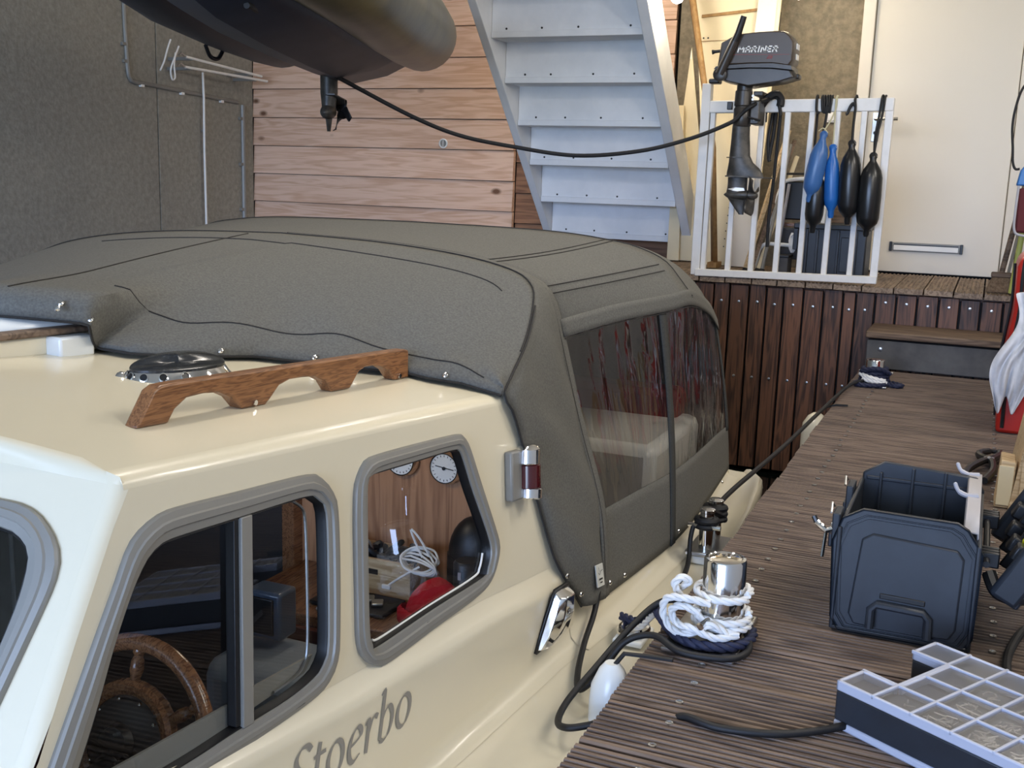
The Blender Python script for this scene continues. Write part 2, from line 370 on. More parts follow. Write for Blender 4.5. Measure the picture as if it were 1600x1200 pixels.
t = thing('light_switch', 'small white light switch on the brown textured wall left of the door', 'switch')
B('plate', (-.852, 6.214, 1.142), (.056, .012, .056), M['gatew'], t, .003); B('rocker', (-.852, 6.206, 1.142), (.036, .008, .036), M['white'], t, .002)

# ---- conduits and pipes on the left wall
xw = -4.672
t = thing('conduit', 'grey electrical conduit bending along the upper part of the textured left wall', 'conduit')
T('pipe', cat([(xw, 5.045, 2.3), (xw, 5.045, 1.7), (xw, 5.05, 1.5), (xw, 5.06, 1.32), (xw, 5.075, 1.268), (xw, 5.115, 1.25), (xw, 5.3, 1.243), (xw, 6.07, 1.203)], 6), .013, M['alu'], t)
for p in ((xw, 5.047, 1.455), (xw, 5.055, 1.36)): B('clip', (p[0], p[1] - .014, p[2]), (.02, .035, .018), M['alu'], t, .002)
for y in (5.17, 5.52, 5.9): B('clip', (xw, y, 1.249 - (y - 5.15) * .052 - .012), (.02, .03, .02), M['white'], t, .002)
t = thing('downpipe', 'grey conduit running straight down the left wall beside the corner with the larch boards', 'conduit')
T('pipe', [(xw, 6.12, 1.19), (xw, 6.12, -.55)], .016, M['alu'], t)
for z in (1.1, .8, .5): B('clip', (xw, 6.105, z), (.02, .05, .02), M['alu'], t, .002)
t = thing('thin_pipe', 'thin white pipe running down the left wall between the panel seam and the corner', 'pipe')
T('pipe', [(xw + .025, 5.69, 1.36), (xw + .025, 5.695, 1.2), (xw + .025, 5.69, .9), (xw + .025, 5.70, -.55)], .007, M['white'], t)
B('clip', (xw + .004, 5.705, 1.0), (.012, .02, .014), M['alu'], t, .002)
for k, (ya, yb, za, zb, lb) in enumerate(((5.36, 6.1, 1.416, 1.372, 'upper of the two thin white rods on the left wall under the dinghy'), (5.35, 6.16, 1.357, 1.346, 'lower of the two thin white rods on the left wall under the dinghy'))):
    t = thing('boat_hook_rod', lb, 'rod', 'white rods under the dinghy')
    T('rod', [(-4.5, ya, za), (-4.5, yb, zb)], .008, M['white'], t); T('end_hook', [(-4.5, ya - .06, za + .004), (-4.5, ya - .04, za + .018), (-4.5, ya, za)], .006, M['steel'], t)
    B('bracket', (-4.59, ya + .06, za - .004), (.18, .02, .02), M['alu'], t, .002)
    B('bracket', (-4.59, yb - .12, zb), (.18, .02, .02), M['alu'], t, .002)
t = tag(T('dangling_string', cat([(-4.5, 5.23, 1.50), (-4.5, 5.20, 1.44), (-4.5, 5.17, 1.37), (-4.5, 5.135, 1.315)], 6), .005, M['white']), 'single white cord hanging below the dinghy, left of the white loop', 'cord')
t = tag(T('looped_string', cat([(-4.5, 5.30, 1.47), (-4.5, 5.26, 1.40), (-4.5, 5.225, 1.33), (-4.5, 5.235, 1.275), (-4.5, 5.26, 1.29), (-4.5, 5.255, 1.36), (-4.5, 5.27, 1.43)], 6), .005, M['white']), 'looped white cord hanging below the dinghy beside the white rods', 'cord')

# ================================================================== JETTY
jt = thing('jetty', 'dark brown hardwood jetty of grooved cross planks beside the cream boat', 'jetty')
P = .1417; wd = .1365
sec = [(-wd / 2, -.026), (-wd / 2, -.003), (-wd / 2 + .003, 0)]
ng = 9; g0 = -wd / 2 + .008; gw = (wd - .016) / ng
for k in range(ng):
    y = g0 + k * gw
    sec += [(y + gw * .2, 0), (y + gw * .32, -.0034), (y + gw * .68, -.0034), (y + gw * .8, 0)]
sec += [(wd / 2 - .003, 0), (wd / 2, -.003), (wd / 2, -.026)]
pm = MB().loft([[V((-.7, y, z)) for y, z in sec], [V((.7, y, z)) for y, z in sec]], True, True, True).build('plank', M['deckw'], jt, smooth=0)
pmesh = pm.data; yc = 1.535; scm = MB(); k0 = -20; first = True
yk = 1.535
ys = [yk + P * k for k in range(-42, 24) if yk + P * k < 4.85]
for y in ys:
    o = pm if first else pm.copy()
    if not first: col.objects.link(o)
    first = False
    o.location = (.245 + random.uniform(-.003, .003), y, random.uniform(-.0015, .0012)); o.rotation_euler = (random.uniform(-.004, .004), 0, random.uniform(-.0012, .0012))
    for x in (-.354, .08):
        for dy in (-.036, .036):
            scm.lathe([(.0062, -.001), (.0062, .0012), (.003, .0016), (.0026, .0004)], (x + random.uniform(-.003, .003), y + dy, 0.0005), 8)
tag(scm.build('screw_heads', M['steel'], jt), kind='stuff')
B('edge_beam', (-.42, 1.7, -.11), (.05, 6.4, .16), M['riser'], jt, .004)
B('edge_beam', (.6, 1.7, -.11), (.06, 6.4, .16), M['riser'], jt, .004)
for y in (-1, .6, 2.7, 4.5): MB().lathe([(.06, -.7), (.06, -.03)], (-.36, y, 0), 14).build('pile', M['riser'], jt)

# ---- raised deck at the back
ud = thing('upper_deck', 'raised back deck with grooved pale planks above a dark vertical board front', 'deck')
gx = [-2.65, -2.52, -2.40, -2.27, -2.15, -2.02, -1.90, -1.775, -1.65, -1.525, -1.40, -1.272, -1.146, -1.017, -.896, -.765, -.639, -.511, -.371, -.243, -.117, .007, .132, .26, .385, .51, .635, .76, .885]
for a, b in zip(gx, gx[1:]):
    w_ = b - a - .007; s2 = [(0, -.026), (0, 0)]; n = 6
    for k in range(n):
        x = .006 + k * (w_ - .012) / n; q = (w_ - .012) / n
        s2 += [(x + q * .15, 0), (x + q * .3, -.004), (x + q * .7, -.004), (x + q * .85, 0)]
    s2 += [(w_, 0), (w_, -.026)]
    y1 = 5.21 + random.uniform(-.004, .004); dz = random.uniform(-.002, .001)
    MB().loft([[V((a + x, yy, .33 + z + dz)) for x, z in s2] for yy in (y1, 6.13)], True, True, True).build('plank', M['deckl'], ud, smooth=0)
rx = [-2.65, -2.55, -2.45, -2.35, -2.25, -2.15, -2.05, -1.95, -1.85, -1.76, -1.67, -1.58, -1.49, -1.40, -1.30, -1.204, -1.125, -1.032, -.95, -.868, -.776, -.684, -.595, -.537, -.452, -.36, -.27, -.178, -.09, -.003, .088, .18, .27, .36, .45, .54, .63]
shm = MB()
for i, (a, b) in enumerate(zip(rx, rx[1:])):
    dy = random.uniform(-.004, .004)
    MB().span((a + .005, 5.235 + dy, -.6), (b - .005, 5.262 + dy, .297 + random.uniform(-.006, .003))).build('board', M['riser'], ud, bevel=.002)
    zs = .215 if a < -.46 else .255
    for z in (zs + random.uniform(-.004, .004), -.15):
        shm.lathe([(.007, 0), (.007, .002), (.003, .003)], ((a + b) / 2, 5.234 + dy, z), 10, (0, -1, 0))
tag(shm.build('screw_heads', M['steel'], ud), kind='stuff')
MB().span((-2.65, 5.275, -.6), (.95, 5.30, .28)).build('backing', M['dark'], ud)
MB().span((-2.65, 5.3, .2), (.95, 5.36, .30)).span((-2.65, 6.0, .2), (.95, 6.06, .30)).build('joist', M['riser'], ud)
# ---- step
st = thing('step', 'grey beam step with a brown wooden top at the far end of the jetty', 'step')
B('front_beam', (.05, 4.955, .061), (.985, .07, .124), M['beam'], st, .004)
B('tread', (.05, 5.068, .147), (1.0, .325, .03), M['stepw'], st, .006)
B('side_beam', (-.405, 5.1, .061), (.07, .22, .124), M['beam'], st, .004); B('side_beam', (.50, 5.1, .061), (.07, .22, .124), M['beam'], st, .004)
MB().lathe([(.008, 0), (.008, .003), (.003, .004)], (-.385, 4.92, .085), 12, (0, -1, 0)).build('bolt_head', M['steel'], st)

# ---- staircase (seen from behind: it climbs towards the camera)
sr = thing('staircase', 'steep white wooden staircase seen from behind, in front of the larch wall', 'staircase')
rise, run = .2045, .1845; y0, z0 = 5.346, 1.263
n0 = -5
for k in range(-5, 5):
    y = y0 - run * k; z = z0 + rise * k
    if z < .34: continue
    tr = MB().span((-2.402, y - .004, z - .012), (-1.602, y + .21, z + .020)).build('tread', M['stairw'], sr, bevel=.003)
    MB().span((-2.402, y + .004, z + .020), (-1.602, y + .016, z + rise - .004)).build('riser', M['stairw'], sr, bevel=.001)
    sm = MB()
    for x in (-2.31, -2.14, -1.93, -1.69): sm.lathe([(.0055, 0), (.0055, .002)], (x + random.uniform(-.02, .02), y + .004, z + .032), 8, (0, -1, 0))
    tag(sm.build('nail_heads', M['black'], tr, smooth=0), kind='stuff')
sl = rise / run
def stringer(x0, x1):
    def P_(y): return z0 + (y0 - y) * sl
    poly = []
    for y, dz in ((6.2, -.10), (4.35, -.10), (4.35, .235), (6.2, .235)): poly.append((y, P_(y) + dz))
    mb = MB(); mb.prism([(y, max(z, .33)) for y, z in poly], lambda y, z, d: V((d, y, z)), x0, x1)
    return mb.build('stringer', M['stairw'], sr, bevel=.004)
stringer(-2.452, -2.404); stringer(-1.60, -1.545)
# ================================================================== BOAT
boat = thing('cabin_boat', 'cream cabin boat with a grey canvas canopy moored beside the jetty', 'boat')
XC = -1.45
mir = lambda p: V((2 * XC - p[0], p[1], p[2]))
P0 = V((-.74, 1.25, .15)); AV = V((.10453, .99452, 0)); UV_ = V((-.09896, .0104, .99504)); NV = V((.98959, -.10401, .0995))
SP = lambda u, v, o=0: P0 + AV * u + UV_ * v + NV * o
def interp(tab, x):
    if x <= tab[0][0]: return tab[0][1] + (x - tab[0][0]) * (tab[1][1] - tab[0][1]) / (tab[1][0] - tab[0][0])
    for (a, fa), (b, fb) in zip(tab, tab[1:]):
        if x <= b: return fa + (fb - fa) * (x - a) / (b - a)
    return tab[-1][1]
vR = lambda u: .298 - (u + .405) * .0511
vK = lambda u: interp([(-.65, -.062), (-.272, -.08), (-.08, -.093), (.077, -.095), (.293, -.101), (.499, -.116), (.7, -.13)], u)
JX = lambda y: interp([(.3, -.77), (.8, -.73), (1.208, -.698), (1.359, -.687), (1.784, -.662), (2.0, -.640), (2.5, -.622), (2.9, -.632), (3.25, -.665), (3.5, -.7)], y)
GX = lambda y: interp([(-1.25, -1.3), (-.8, -.95), (-.3, -.68), (.2, -.55), (.8, -.51), (1.6, -.497), (2.5, -.497), (3.0, -.525), (3.25, -.56), (3.36, -.62)], y)
DZ = -.12
rz = lambda X, Y: (lambda t: (.4465 - t * .0395) + .055 * (1 - ((X - XC) / (-.812 + t * .086 - XC)) ** 2))((Y - .85) / .779)

# hull and side decks
hm = MB()
ys_ = [.2, .5, .8, 1.1, 1.4, 1.7, 2.0, 2.3, 2.6, 2.9, 3.1, 3.25, 3.33]
def decksec(y, f=lambda p: p):
    g = GX(y); j = JX(y) - .03
    pts = [V((j, y, DZ + .004)), V((j + .05, y, DZ)), V(((j + g) / 2, y, DZ - .002)), V((g - .03, y, DZ)), V((g - .022, y, DZ + .010)), V((g - .008, y, DZ + .012)), V((g, y, DZ + .004)), V((g + .004, y, DZ - .02)), V((g - .004, y, DZ - .045)), V((g - .03, y, -.4)), V((g - .12, y, -.66))]
    return [f(p) for p in pts]
hm.loft([decksec(y) for y in ys_]); hm.loft([decksec(y, mir) for y in ys_])
# foredeck and bow
fd = []
for y in (.2, -.3, -.8, -1.25):
    g = GX(y); n = 12
    fd.append([V((XC + (g - XC) * (1 - 2 * k / n), y, DZ + .03 * (1 - (1 - 2 * k / n) ** 2))) for k in range(n + 1)])
n = 12; fd.insert(0, [V((XC + (-.74 - XC) * (1 - 2 * k / n), .62, DZ + .03)) for k in range(n + 1)])
hm.loft(fd)
for f in (lambda p: p, mir):
    hm.loft([[f(V((GX(y), y, DZ))), f(V((GX(y) - .05, y, -.4))), f(V((GX(y) - .16, y, -.66)))] for y in (.2, -.3, -.8, -1.25)])
# aft deck and transom
hm.add([V((-.60, 3.33, DZ)), mir((-.60, 3.33, DZ)), mir((-.66, 3.1, DZ)), V((-.66, 3.1, DZ))], [(0, 1, 2, 3)])
hm.add([V((-.60, 3.33, DZ)), mir((-.60, 3.33, DZ)), mir((-.70, 3.36, -.66)), V((-.70, 3.36, -.66))], [(0, 1, 2, 3)])
hm.build('hull', M['gel'], boat, smooth=50)

# lower cabin side with knuckle and cove, running aft as the cockpit coaming
lm = MB(); rows = []
for k in range(0, 23):
    u = -.69 + k * 1.32 / 22
    ko = max(.15, min(1, (.60 - u) / .14)); v = vK(u); a = SP(u, v + .034, -.001); d_ = SP(u, v - .012, .0185 * ko); y = d_.y; j = V((JX(y), y, DZ))
    d2 = d_.lerp(j + V((-.012, 0, .035)), .5)
    rows.append([a, SP(u, v + .022, .004 * ko), SP(u, v + .010, .013 * ko), SP(u, v + .002, .0185 * ko), SP(u, v - .005, .0198 * ko), d_, d2, j + V((-.012, 0, .035)), j + V((-.008, 0, .016)), j + V((.004, 0, .005)), j + V((.022, 0, .001))])
lm.loft(rows); lm.loft([[mir(p) for p in r] for r in rows])
cr_ = []
for y in [1.86, 1.95, 2.05, 2.2, 2.5, 2.8, 3.0, 3.15, 3.25]:
    j = V((JX(y), y, DZ))
    cr_.append([j + V((-.02, 0, .11)), j + V((-.014, 0, .05)), j + V((-.008, 0, .02)), j + V((.004, 0, .006)), j + V((.03, 0, .001))])
lm.loft(cr_); lm.loft([[mir(p) for p in r] for r in cr_])
lm.add([cr_[-1][0], cr_[-1][3], mir(cr_[-1][3]), mir(cr_[-1][0])], [(0, 1, 2, 3)])
lm.build('cabin_side_lower', M['gel'], boat, smooth=60)

def smoothloop(pts, n=96): return [(p.x, p.y) for p in resample(cat([(a, b, 0) for a, b in pts], 8, True), n, True)]
def align(outer, inner, n=96):
    o = smoothloop(outer, n); i = smoothloop(inner, n * 4); res = []
    co = (sum(p[0] for p in o) / n, sum(p[1] for p in o) / n)
    ci = (sum(p[0] for p in i) / len(i), sum(p[1] for p in i) / len(i))
    # match by arc-length start nearest, keep order
    s = min(range(len(i)), key=lambda k: (i[k][0] - o[0][0]) ** 2 + (i[k][1] - o[0][1]) ** 2)
    i = i[s:] + i[:s]
    res = smoothres(i, n)
    return o, res
def smoothres(i, n): return [(p.x, p.y) for p in resample([(a, b, 0) for a, b in i], n, True)]
w1o = [(-.508, .07), (-.486, .104), (-.459, .146), (-.431, .189), (-.413, .218), (-.397, .234), (-.372, .245), (-.342, .249), (-.244, .244), (-.121, .237), (-.093, .227), (-.073, .204), (-.066, .176), (-.072, .092), (-.084, 0), (-.091, -.025), (-.109, -.045), (-.143, -.057), (-.241, -.064), (-.339, -.066), (-.45, -.068), (-.53, -.068), (-.562, -.056), (-.566, -.03), (-.548, .006)]
w1i = [(-.500, .02), (-.472, .068), (-.444, .122), (-.419, .164), (-.402, .188), (-.386, .205), (-.368, .214), (-.347, .216), (-.248, .213), (-.124, .209), (-.102, .198), (-.091, .179), (-.097, .099), (-.108, .005), (-.119, -.018), (-.139, -.030), (-.193, -.038), (-.284, -.040), (-.351, -.043), (-.45, -.044), (-.515, -.044), (-.53, -.034), (-.525, -.018)]
w2o = [(-.026, .19), (-.018, .209), (-.002, .225), (.031, .232), (.223, .223), (.253, .215), (.269, .196), (.3, .123), (.338, .033), (.343, .006), (.328, -.023), (.302, -.044), (.254, -.054), (.14, -.062), (.024, -.071), (-.005, -.066), (-.033, -.046), (-.046, -.016), (-.041, .052), (-.033, .141)]
w2i = [(.001, .193), (.01, .205), (.027, .207), (.105, .204), (.223, .199), (.243, .188), (.268, .127), (.305, .046), (.315, .01), (.301, -.018), (.283, -.027), (.14, -.031), (-.003, -.038), (-.013, -.031), (-.019, -.011), (-.009, .103)]
def window(parent, outer, inner, fn, panes=None):
    o, i = align(outer, inner)
    L = lambda s: [(a[0] + (b[0] - a[0]) * s, a[1] + (b[1] - a[1]) * s) for a, b in zip(o, i)]
    rings = [(0, -.001), (0, .004), (.06, .007), (.30, .0085), (.36, .0105), (.60, .0105), (.66, .0075), (.95, .0065), (1.0, .003), (1.0, -.012)]
    mb = MB(); mb.loft([[fn(p[0], p[1], d) for p in L(s)] for s, d in rings], True)
    f = mb.build('window_frame', M['alu'], parent, smooth=30)
    mb = MB(); mb.loft([[fn(p[0], p[1], d) for p in L(s)] for s, d in ((.97, .0035), (1.05, .004), (1.09, .001), (1.09, -.012))], True)
    mb.build('rubber_seal', M['rubber'], f, smooth=40)
    return f, o, i
lap = lambda loop: loop
sideouter = [(-.398, .284), (-.2, .2735), (0, .2635), (.2, .253), (.37, .2445), (.43, .2415), (.452, .205), (.485, .139), (.520, .048), (.550, -.045), (.56, -.085)] + [(u, vK(u) + .034) for u in (.5, .3, .1, -.1, -.3, -.5, -.60)] + [(-.600, -.03), (-.541, .042), (-.484, .144), (-.423, .247)]
o1 = smoothloop(w1o); o2 = smoothloop(w2o)
grow = lambda lp, k: [(sum(q[0] for q in lp) / len(lp) * (1 - k) + p[0] * k, sum(q[1] for q in lp) / len(lp) * (1 - k) + p[1] * k) for p in lp]
h1, h2 = grow(o1, .96), grow(o2, .96)
cs = fill_poly(sideouter, [h1, h2], lambda u, v: SP(u, v)); 
m2 = fill_poly(sideouter, [h1, h2], lambda u, v: mir(SP(u, v)))
cs.add(m2.v, m2.f)
# roof edge fillet and front pillar fillet
def bez(a, c, b, n=7): return [a * (1 - t) ** 2 + c * 2 * t * (1 - t) + b * t * t for t in [k / (n - 1) for k in range(n)]]
fil = []; roofrows = []
us = [-.405, -.36, -.3, -.2, -.1, 0, .1, .2, .3, .378, .45]
for u in us:
    c = SP(u, vR(u)); a = SP(u, vR(u) - .0142); x = c.x - .022; b = V((x, c.y, rz(x, c.y) if u > -.405 else rz(x, .85)))
    fil.append(bez(a, c, b))
    xs = [x + (XC - x) * k / 14 for k in range(15)]
    fy = lambda X: (.851 - .1 * min(1, abs(x - X) / .64)) if u == -.405 else c.y
    sb = [V((X, c.y if u > -.3 else (c.y - .1 * (abs(x - X) / .64) * (1 - (u + .405) / .105)), rz(X, c.y))) for X in xs]
    if u == -.405:
        edge0 = [p.copy() for p in sb]; sb = [V((p.x, p.y + .018, rz(p.x, max(.85, p.y + .018)))) if k else p for k, p in enumerate(sb)]
    roofrows.append(sb + [mir(p) for p in sb[::-1][1:]])
fm = MB(); fm.loft(fil); fm.loft([[mir(p) for p in r] for r in fil]); fm.loft(roofrows)
for q in (cs, fm): pass
fm.add(cs.v, cs.f)
# windscreen panels
e1 = V((-.9966, -.0797, .0199)); e2 = V((-.023, .5033, .8638)); FN = V((.0789, -.8604, .5035)); PC = V((-.812, .85, .4465))
FP = lambda p, q, o=0: PC + e1 * p + e2 * q + FN * o
fwo = [(.142, -.045), (.111, -.046), (.083, -.054), (.055, -.074), (.040, -.095), (.036, -.119), (.039, -.149), (.045, -.192), (.053, -.248), (.06, -.29), (.08, -.315), (.12, -.325), (.4, -.325), (.52, -.322), (.56, -.30), (.575, -.25), (.58, -.15), (.575, -.09), (.555, -.058), (.51, -.043), (.35, -.042)]
fwi = [(.142, -.074), (.128, -.075), (.105, -.078), (.084, -.09), (.075, -.105), (.071, -.138), (.072, -.175), (.078, -.235), (.088, -.28), (.105, -.293), (.14, -.297), (.4, -.297), (.51, -.295), (.535, -.28), (.547, -.25), (.55, -.15), (.547, -.105), (.53, -.082), (.5, -.073), (.35, -.071)]
fo = smoothloop(fwo)
fpoly = [(.014, -.0095), (.638, .0125), (.638, -.66), (.022, -.66), (.0135, -.3)]
for f in (lambda p: p, mir):
    q = fill_poly(fpoly, [grow(fo, .97)], lambda a, b: f(FP(a, b))); fm.add(q.v, q.f)
    pf = []
    for k in range(9):
        s = k / 8; q2 = -.008 - .64 * s
        cu = -.405 - .2 * s * 1.06 if False else None
        c = FP(0.001, q2); uu = (c - P0).dot(AV); vv = (c - P0).dot(UV_)
        pf.append([f(p) for p in bez(SP(interp([(-.5, -.985), (-.03, -.600), (.042, -.541), (.144, -.484), (.247, -.423), (.284, -.398)], vv if vv < .284 else .284) + .0004, vv if vv < .284 else .284, 0), c, FP(.0145, q2), 6)])
    fm.loft(pf)
    # rounded blend between roof front edge and windscreen, and the corner where three faces meet
    rr = [f(p) for p in roofrows[0][:15]]; lo_ = [f(FP(.0145 + .6235 * k / 14, -.010 + .022 * k / 14)) for k in range(15)]; ed = [f(p) for p in edge0]
    cols = [bez(a_, c_, b_, 6) for a_, c_, b_ in zip(rr, ed, lo_)]
    fm.loft([[c_[k] for c_ in cols] for k in range(6)])
    ring = [f(p) for p in fil[0]] + cols[0][1:] + pf[0][::-1][1:]
    cen = f(SP(-.405, vR(-.405), -.0035))
    fm.add([cen] + ring, [(0, k + 1, k + 2) for k in range(len(ring) - 1)] + [(0, len(ring), 1)])
shell = fm.build('cabin_shell', M['gel'], boat, smooth=38)
# windows
wf1, _, in1 = window(boat, w1o, w1i, SP)
def slabuv(name, u0, u1, v0, v1, o0, o1, m, parent, du=0):
    mb = MB(); mb.prism([(u0 + du, v0), (u1 + du, v0), (u1, v1), (u0, v1)], lambda a, b, d: SP(a, b, d), o0, o1)
    return mb.build(name, m, parent, bevel=.0015)
mb = MB(); mb.prism([(-.274, -.040), (-.256, -.041), (-.227, .2125), (-.246, .213)], lambda a, b, d: SP(a, b, d), -.010, .0075)
mb.build('mullion', M['alu'], wf1, bevel=.0015)
mb = MB(); mb.prism([(-.282, -.036), (-.275, -.037), (-.247, .212), (-.254, .212)], lambda a, b, d: SP(a, b, d), -.012, .003); mb.build('rubber_seal', M['rubber'], wf1, bevel=.001)
mb = MB(); mb.prism([(-.525, -.043), (-.28, -.040), (-.2765, -.012), (-.505, -.012)], lambda a, b, d: SP(a, b, d), -.016, -.012); mb.build('sash_rail', M['alu'], wf1)
mb = MB(); mb.prism([(-.254, -.040), (-.13, -.030), (-.112, -.012), (-.252, -.012)], lambda a, b, d: SP(a, b, d), -.024, -.020); mb.build('sash_rail', M['alu'], wf1)
T('sash_track', [SP(p[0] - .004, p[1], -.017) for p in cat([(-.127, .204, 0), (-.109, .19, 0), (-.104, .17, 0), (-.11, .09, 0), (-.12, .005, 0), (-.131, -.018, 0), (-.15, -.027, 0), (-.19, -.031, 0)], 6)], .0022, M['steel'], wf1, 6)
fill_poly([p for p in in1], [], lambda a, b: SP(a, b, -.009)).build('pane', M['glass'], wf1, smooth=0)
mb = MB(); mb.prism([(-.185, -.0485), (-.168, -.0475), (-.166, -.0525), (-.183, -.0535)], lambda a, b, d: SP(a, b, d), .0075, .0092); mb.build('drain_slot', M['black'], wf1)
def makermark(u, v, par):
    mb = MB()
    for k in range(4): mb.prism([(u + k * .004, v), (u + k * .004 + .0028, v + .0003), (u + k * .004 + .0026, v + .005), (u + k * .004 - .0002, v + .0047)], lambda a, b, d: SP(a, b, d), .0078, .0088)
    mb.build('maker_mark', M['black'], par, smooth=0)
makermark(-.262, -.0555, wf1)
wf2, _, in2 = window(boat, w2o, w2i, SP)
fill_poly([p for p in in2], [], lambda a, b: SP(a, b, -.009)).build('pane', M['glass'], wf2, smooth=0)
makermark(.115, -.048, wf2)
T('sash_track', [SP(p[0], p[1], -.006) for p in cat([(-.002, -.030, 0), (.02, -.0335, 0), (.14, -.028, 0), (.27, -.0235, 0), (.293, -.014, 0), (.305, .008, 0)], 6)], .0018, M['white'], wf2, 6)
wf3, _, in3 = window(boat, fwo, fwi, FP)
fill_poly([p for p in in3], [], lambda a, b: FP(a, b, -.009)).build('pane', M['glass'], wf3, smooth=0)
wf4, _, in4 = window(boat, fwo, fwi, lambda a, b, d=0: mir(FP(a, b, d)))
fill_poly([p for p in in4], [], lambda a, b: mir(FP(a, b, -.009))).build('pane', M['glass'], wf4, smooth=0)
for wo, wi in ((w1o, w1i), (w2o, w2i)):
    wf, _, ii = window(boat, wo, wi, lambda a, b, d=0: mir(SP(a, b, d))); fill_poly([p for p in ii], [], lambda a, b: mir(SP(a, b, -.009))).build('pane', M['glass'], wf, smooth=0)

# boat name painted on the lower side: broad-nib italic
A0 = V((-.711, 1.25, .055)); LA = V((.09, .996, 0)).normalized(); LU = V((-.0959, .0087, .9953)); LN = V((.9913, -.0896, .0963))
LP = lambda a, b, o=.0: A0 + LA * a + LU * b + LN * o
def panelpt(a, b):
    p = LP(a, b); y = p.y; u = (y - P0.y) / AV.y; v = vK(u); d_ = SP(u, v - .012, .0185); j = V((JX(y) - .012, y, DZ + .035))
    t = (d_.z - p.z) / (d_.z - j.z); return d_.lerp(j, t) + V((.0012, 0, .0002))
def nib(t): 
    th = math.atan2(t.y, t.x) - math.radians(28); return .0022 + .0068 * abs(math.sin(th))
ell = lambda cx, cy, rx, ry, a0, a1, sh=.24, n=22: [(cx + rx * math.cos(math.radians(a0 + (a1 - a0) * k / n)) + sh * (cy - .0 + ry * math.sin(math.radians(a0 + (a1 - a0) * k / n))) , cy + ry * math.sin(math.radians(a0 + (a1 - a0) * k / n))) for k in range(n + 1)]
sh_ = lambda pts: [(x + .24 * y, y) for x, y in [(p.x, p.y) for p in cat([(a, b, 0) for a, b in pts], 6)]]
glyph = {
    'o': [ell(.020, .0235, .0155, .0225, 60, 425)],
    'e': [ell(.0185, .0235, .0140, .0225, 20, -15 + 0), sh_([(.007, .024), (.02, .027), (.030, .032), (.029, .041), (.021, .0455), (.011, .038), (.006, .022), (.010, .006), (.019, .001), (.031, .007)])],
    'r': [sh_([(.002, .040), (.009, .0455), (.010, .03), (.009, 0)]), sh_([(.0105, .026), (.016, .040), (.023, .0455), (.030, .042)])],
    'b': [sh_([(.001, .068), (.008, .072), (.008, .04), (.007, .004)]), sh_([(.0075, .03), (.014, .042), (.024, .0455), (.032, .035), (.033, .02), (.027, .006), (.016, .0005), (.0075, .004)])],
    't': [sh_([(.012, .060), (.010, .04), (.009, .012), (.013, .001), (.024, .004)]), sh_([(.001, .0435), (.012, .0445), (.025, .0445)])],
    'S': [sh_([(.036, .058), (.028, .066), (.016, .066), (.008, .056), (.012, .043), (.026, .032), (.032, .018), (.024, .003), (.010, .001), (.001, .010)])],
}
adv = {'S': .040, 't': .0265, 'o': .0415, 'e': .0355, 'r': .0320, 'b': .0405}
glyph['e'] = glyph['e'][1:]
adv = {k: v * 1.05 for k, v in adv.items()}
xcur = .004 - sum(adv[c] for c in 'Stoerb'); base = -.0715
for ch in 'Stoerbo':
    mb = MB()
    for st_ in glyph[ch]:
        stroke(mb, st_, nib, lambda x, y: panelpt(xcur + x, base + y))
    o = mb.build('name_letter', M['letter'], boat, smooth=0)
    xcur += adv[ch]

# teak grab rail on the roof
def railpt(s, h, x): return V((-.926 + .036 * s + x, .986 + .606 * s, .4585 - .028 * s + h))
hr = [(0.0, 0), (.004, .004), (.05, .043), (.07, .0485), (.10, .0495), (.98, .0495), (1.0, .047), (1.0, .0)]
low = [(.93, 0), (.90, .018), (.87, .026), (.83, .030), (.79, .030), (.76, .024), (.735, .008), (.72, 0), (.645, 0), (.62, .018), (.58, .028), (.53, .030), (.48, .030), (.44, .024), (.405, .006), (.39, 0), (.31, 0), (.28, .018), (.24, .028), (.19, .030), (.14, .028), (.105, .016), (.085, 0)]
mb = MB(); mb.prism(hr + low, lambda s, h, d: railpt(s, h, d), -.0105, .0105)
hrail = mb.build('grab_rail', M['teak'], boat, bevel=.003, smooth=40)
for s in (.95, .975): MB().lathe([(.004, 0), (.004, .003)], railpt(.95 if s == .95 else .35, .006, .011), 8, (1, 0, 0)).build('screw_head', M['chrome'], hrail)

# chrome oval roof vent
vt = bpy.data.objects.new('roof_vent', bpy.data.meshes.new('roof_vent'))
q = Matrix.Rotation(math.radians(-24), 3, 'Z')
vc = V((-1.078, 1.250, .464))
def vpt(r, a, z): return vc + q @ V((.047 * r * math.cos(a), .080 * r * math.sin(a), z))
mb = MB(); mb.loft([[vpt(r, 2 * PI * k / 36, z + .012 * (1 if r < .95 else 0) * max(0, -math.cos(2 * PI * k / 36 + .3))) for k in range(36)] for r, z in ((1.02, -.004), (1.04, .002), (1.0, .005), (.9, .015), (.84, .018))], True)
rv = mb.build('roof_vent', M['chrome'], boat, smooth=50)
mb = MB(); mb.loft([[vpt(r, 2 * PI * k / 36, z + .012 * max(0, -math.cos(2 * PI * k / 36 + .3))) for k in range(36)] for r, z in ((.9, .015), (.9, .019), (.82, .021), (.4, .0225), (.02, .023))], True, False, True)
mb.build('cover_plate', mat('smoked_plate', (40, 42, 44), .22, c2=(70, 72, 74), scale=120, lo=.55, hi=.75), rv, smooth=50)
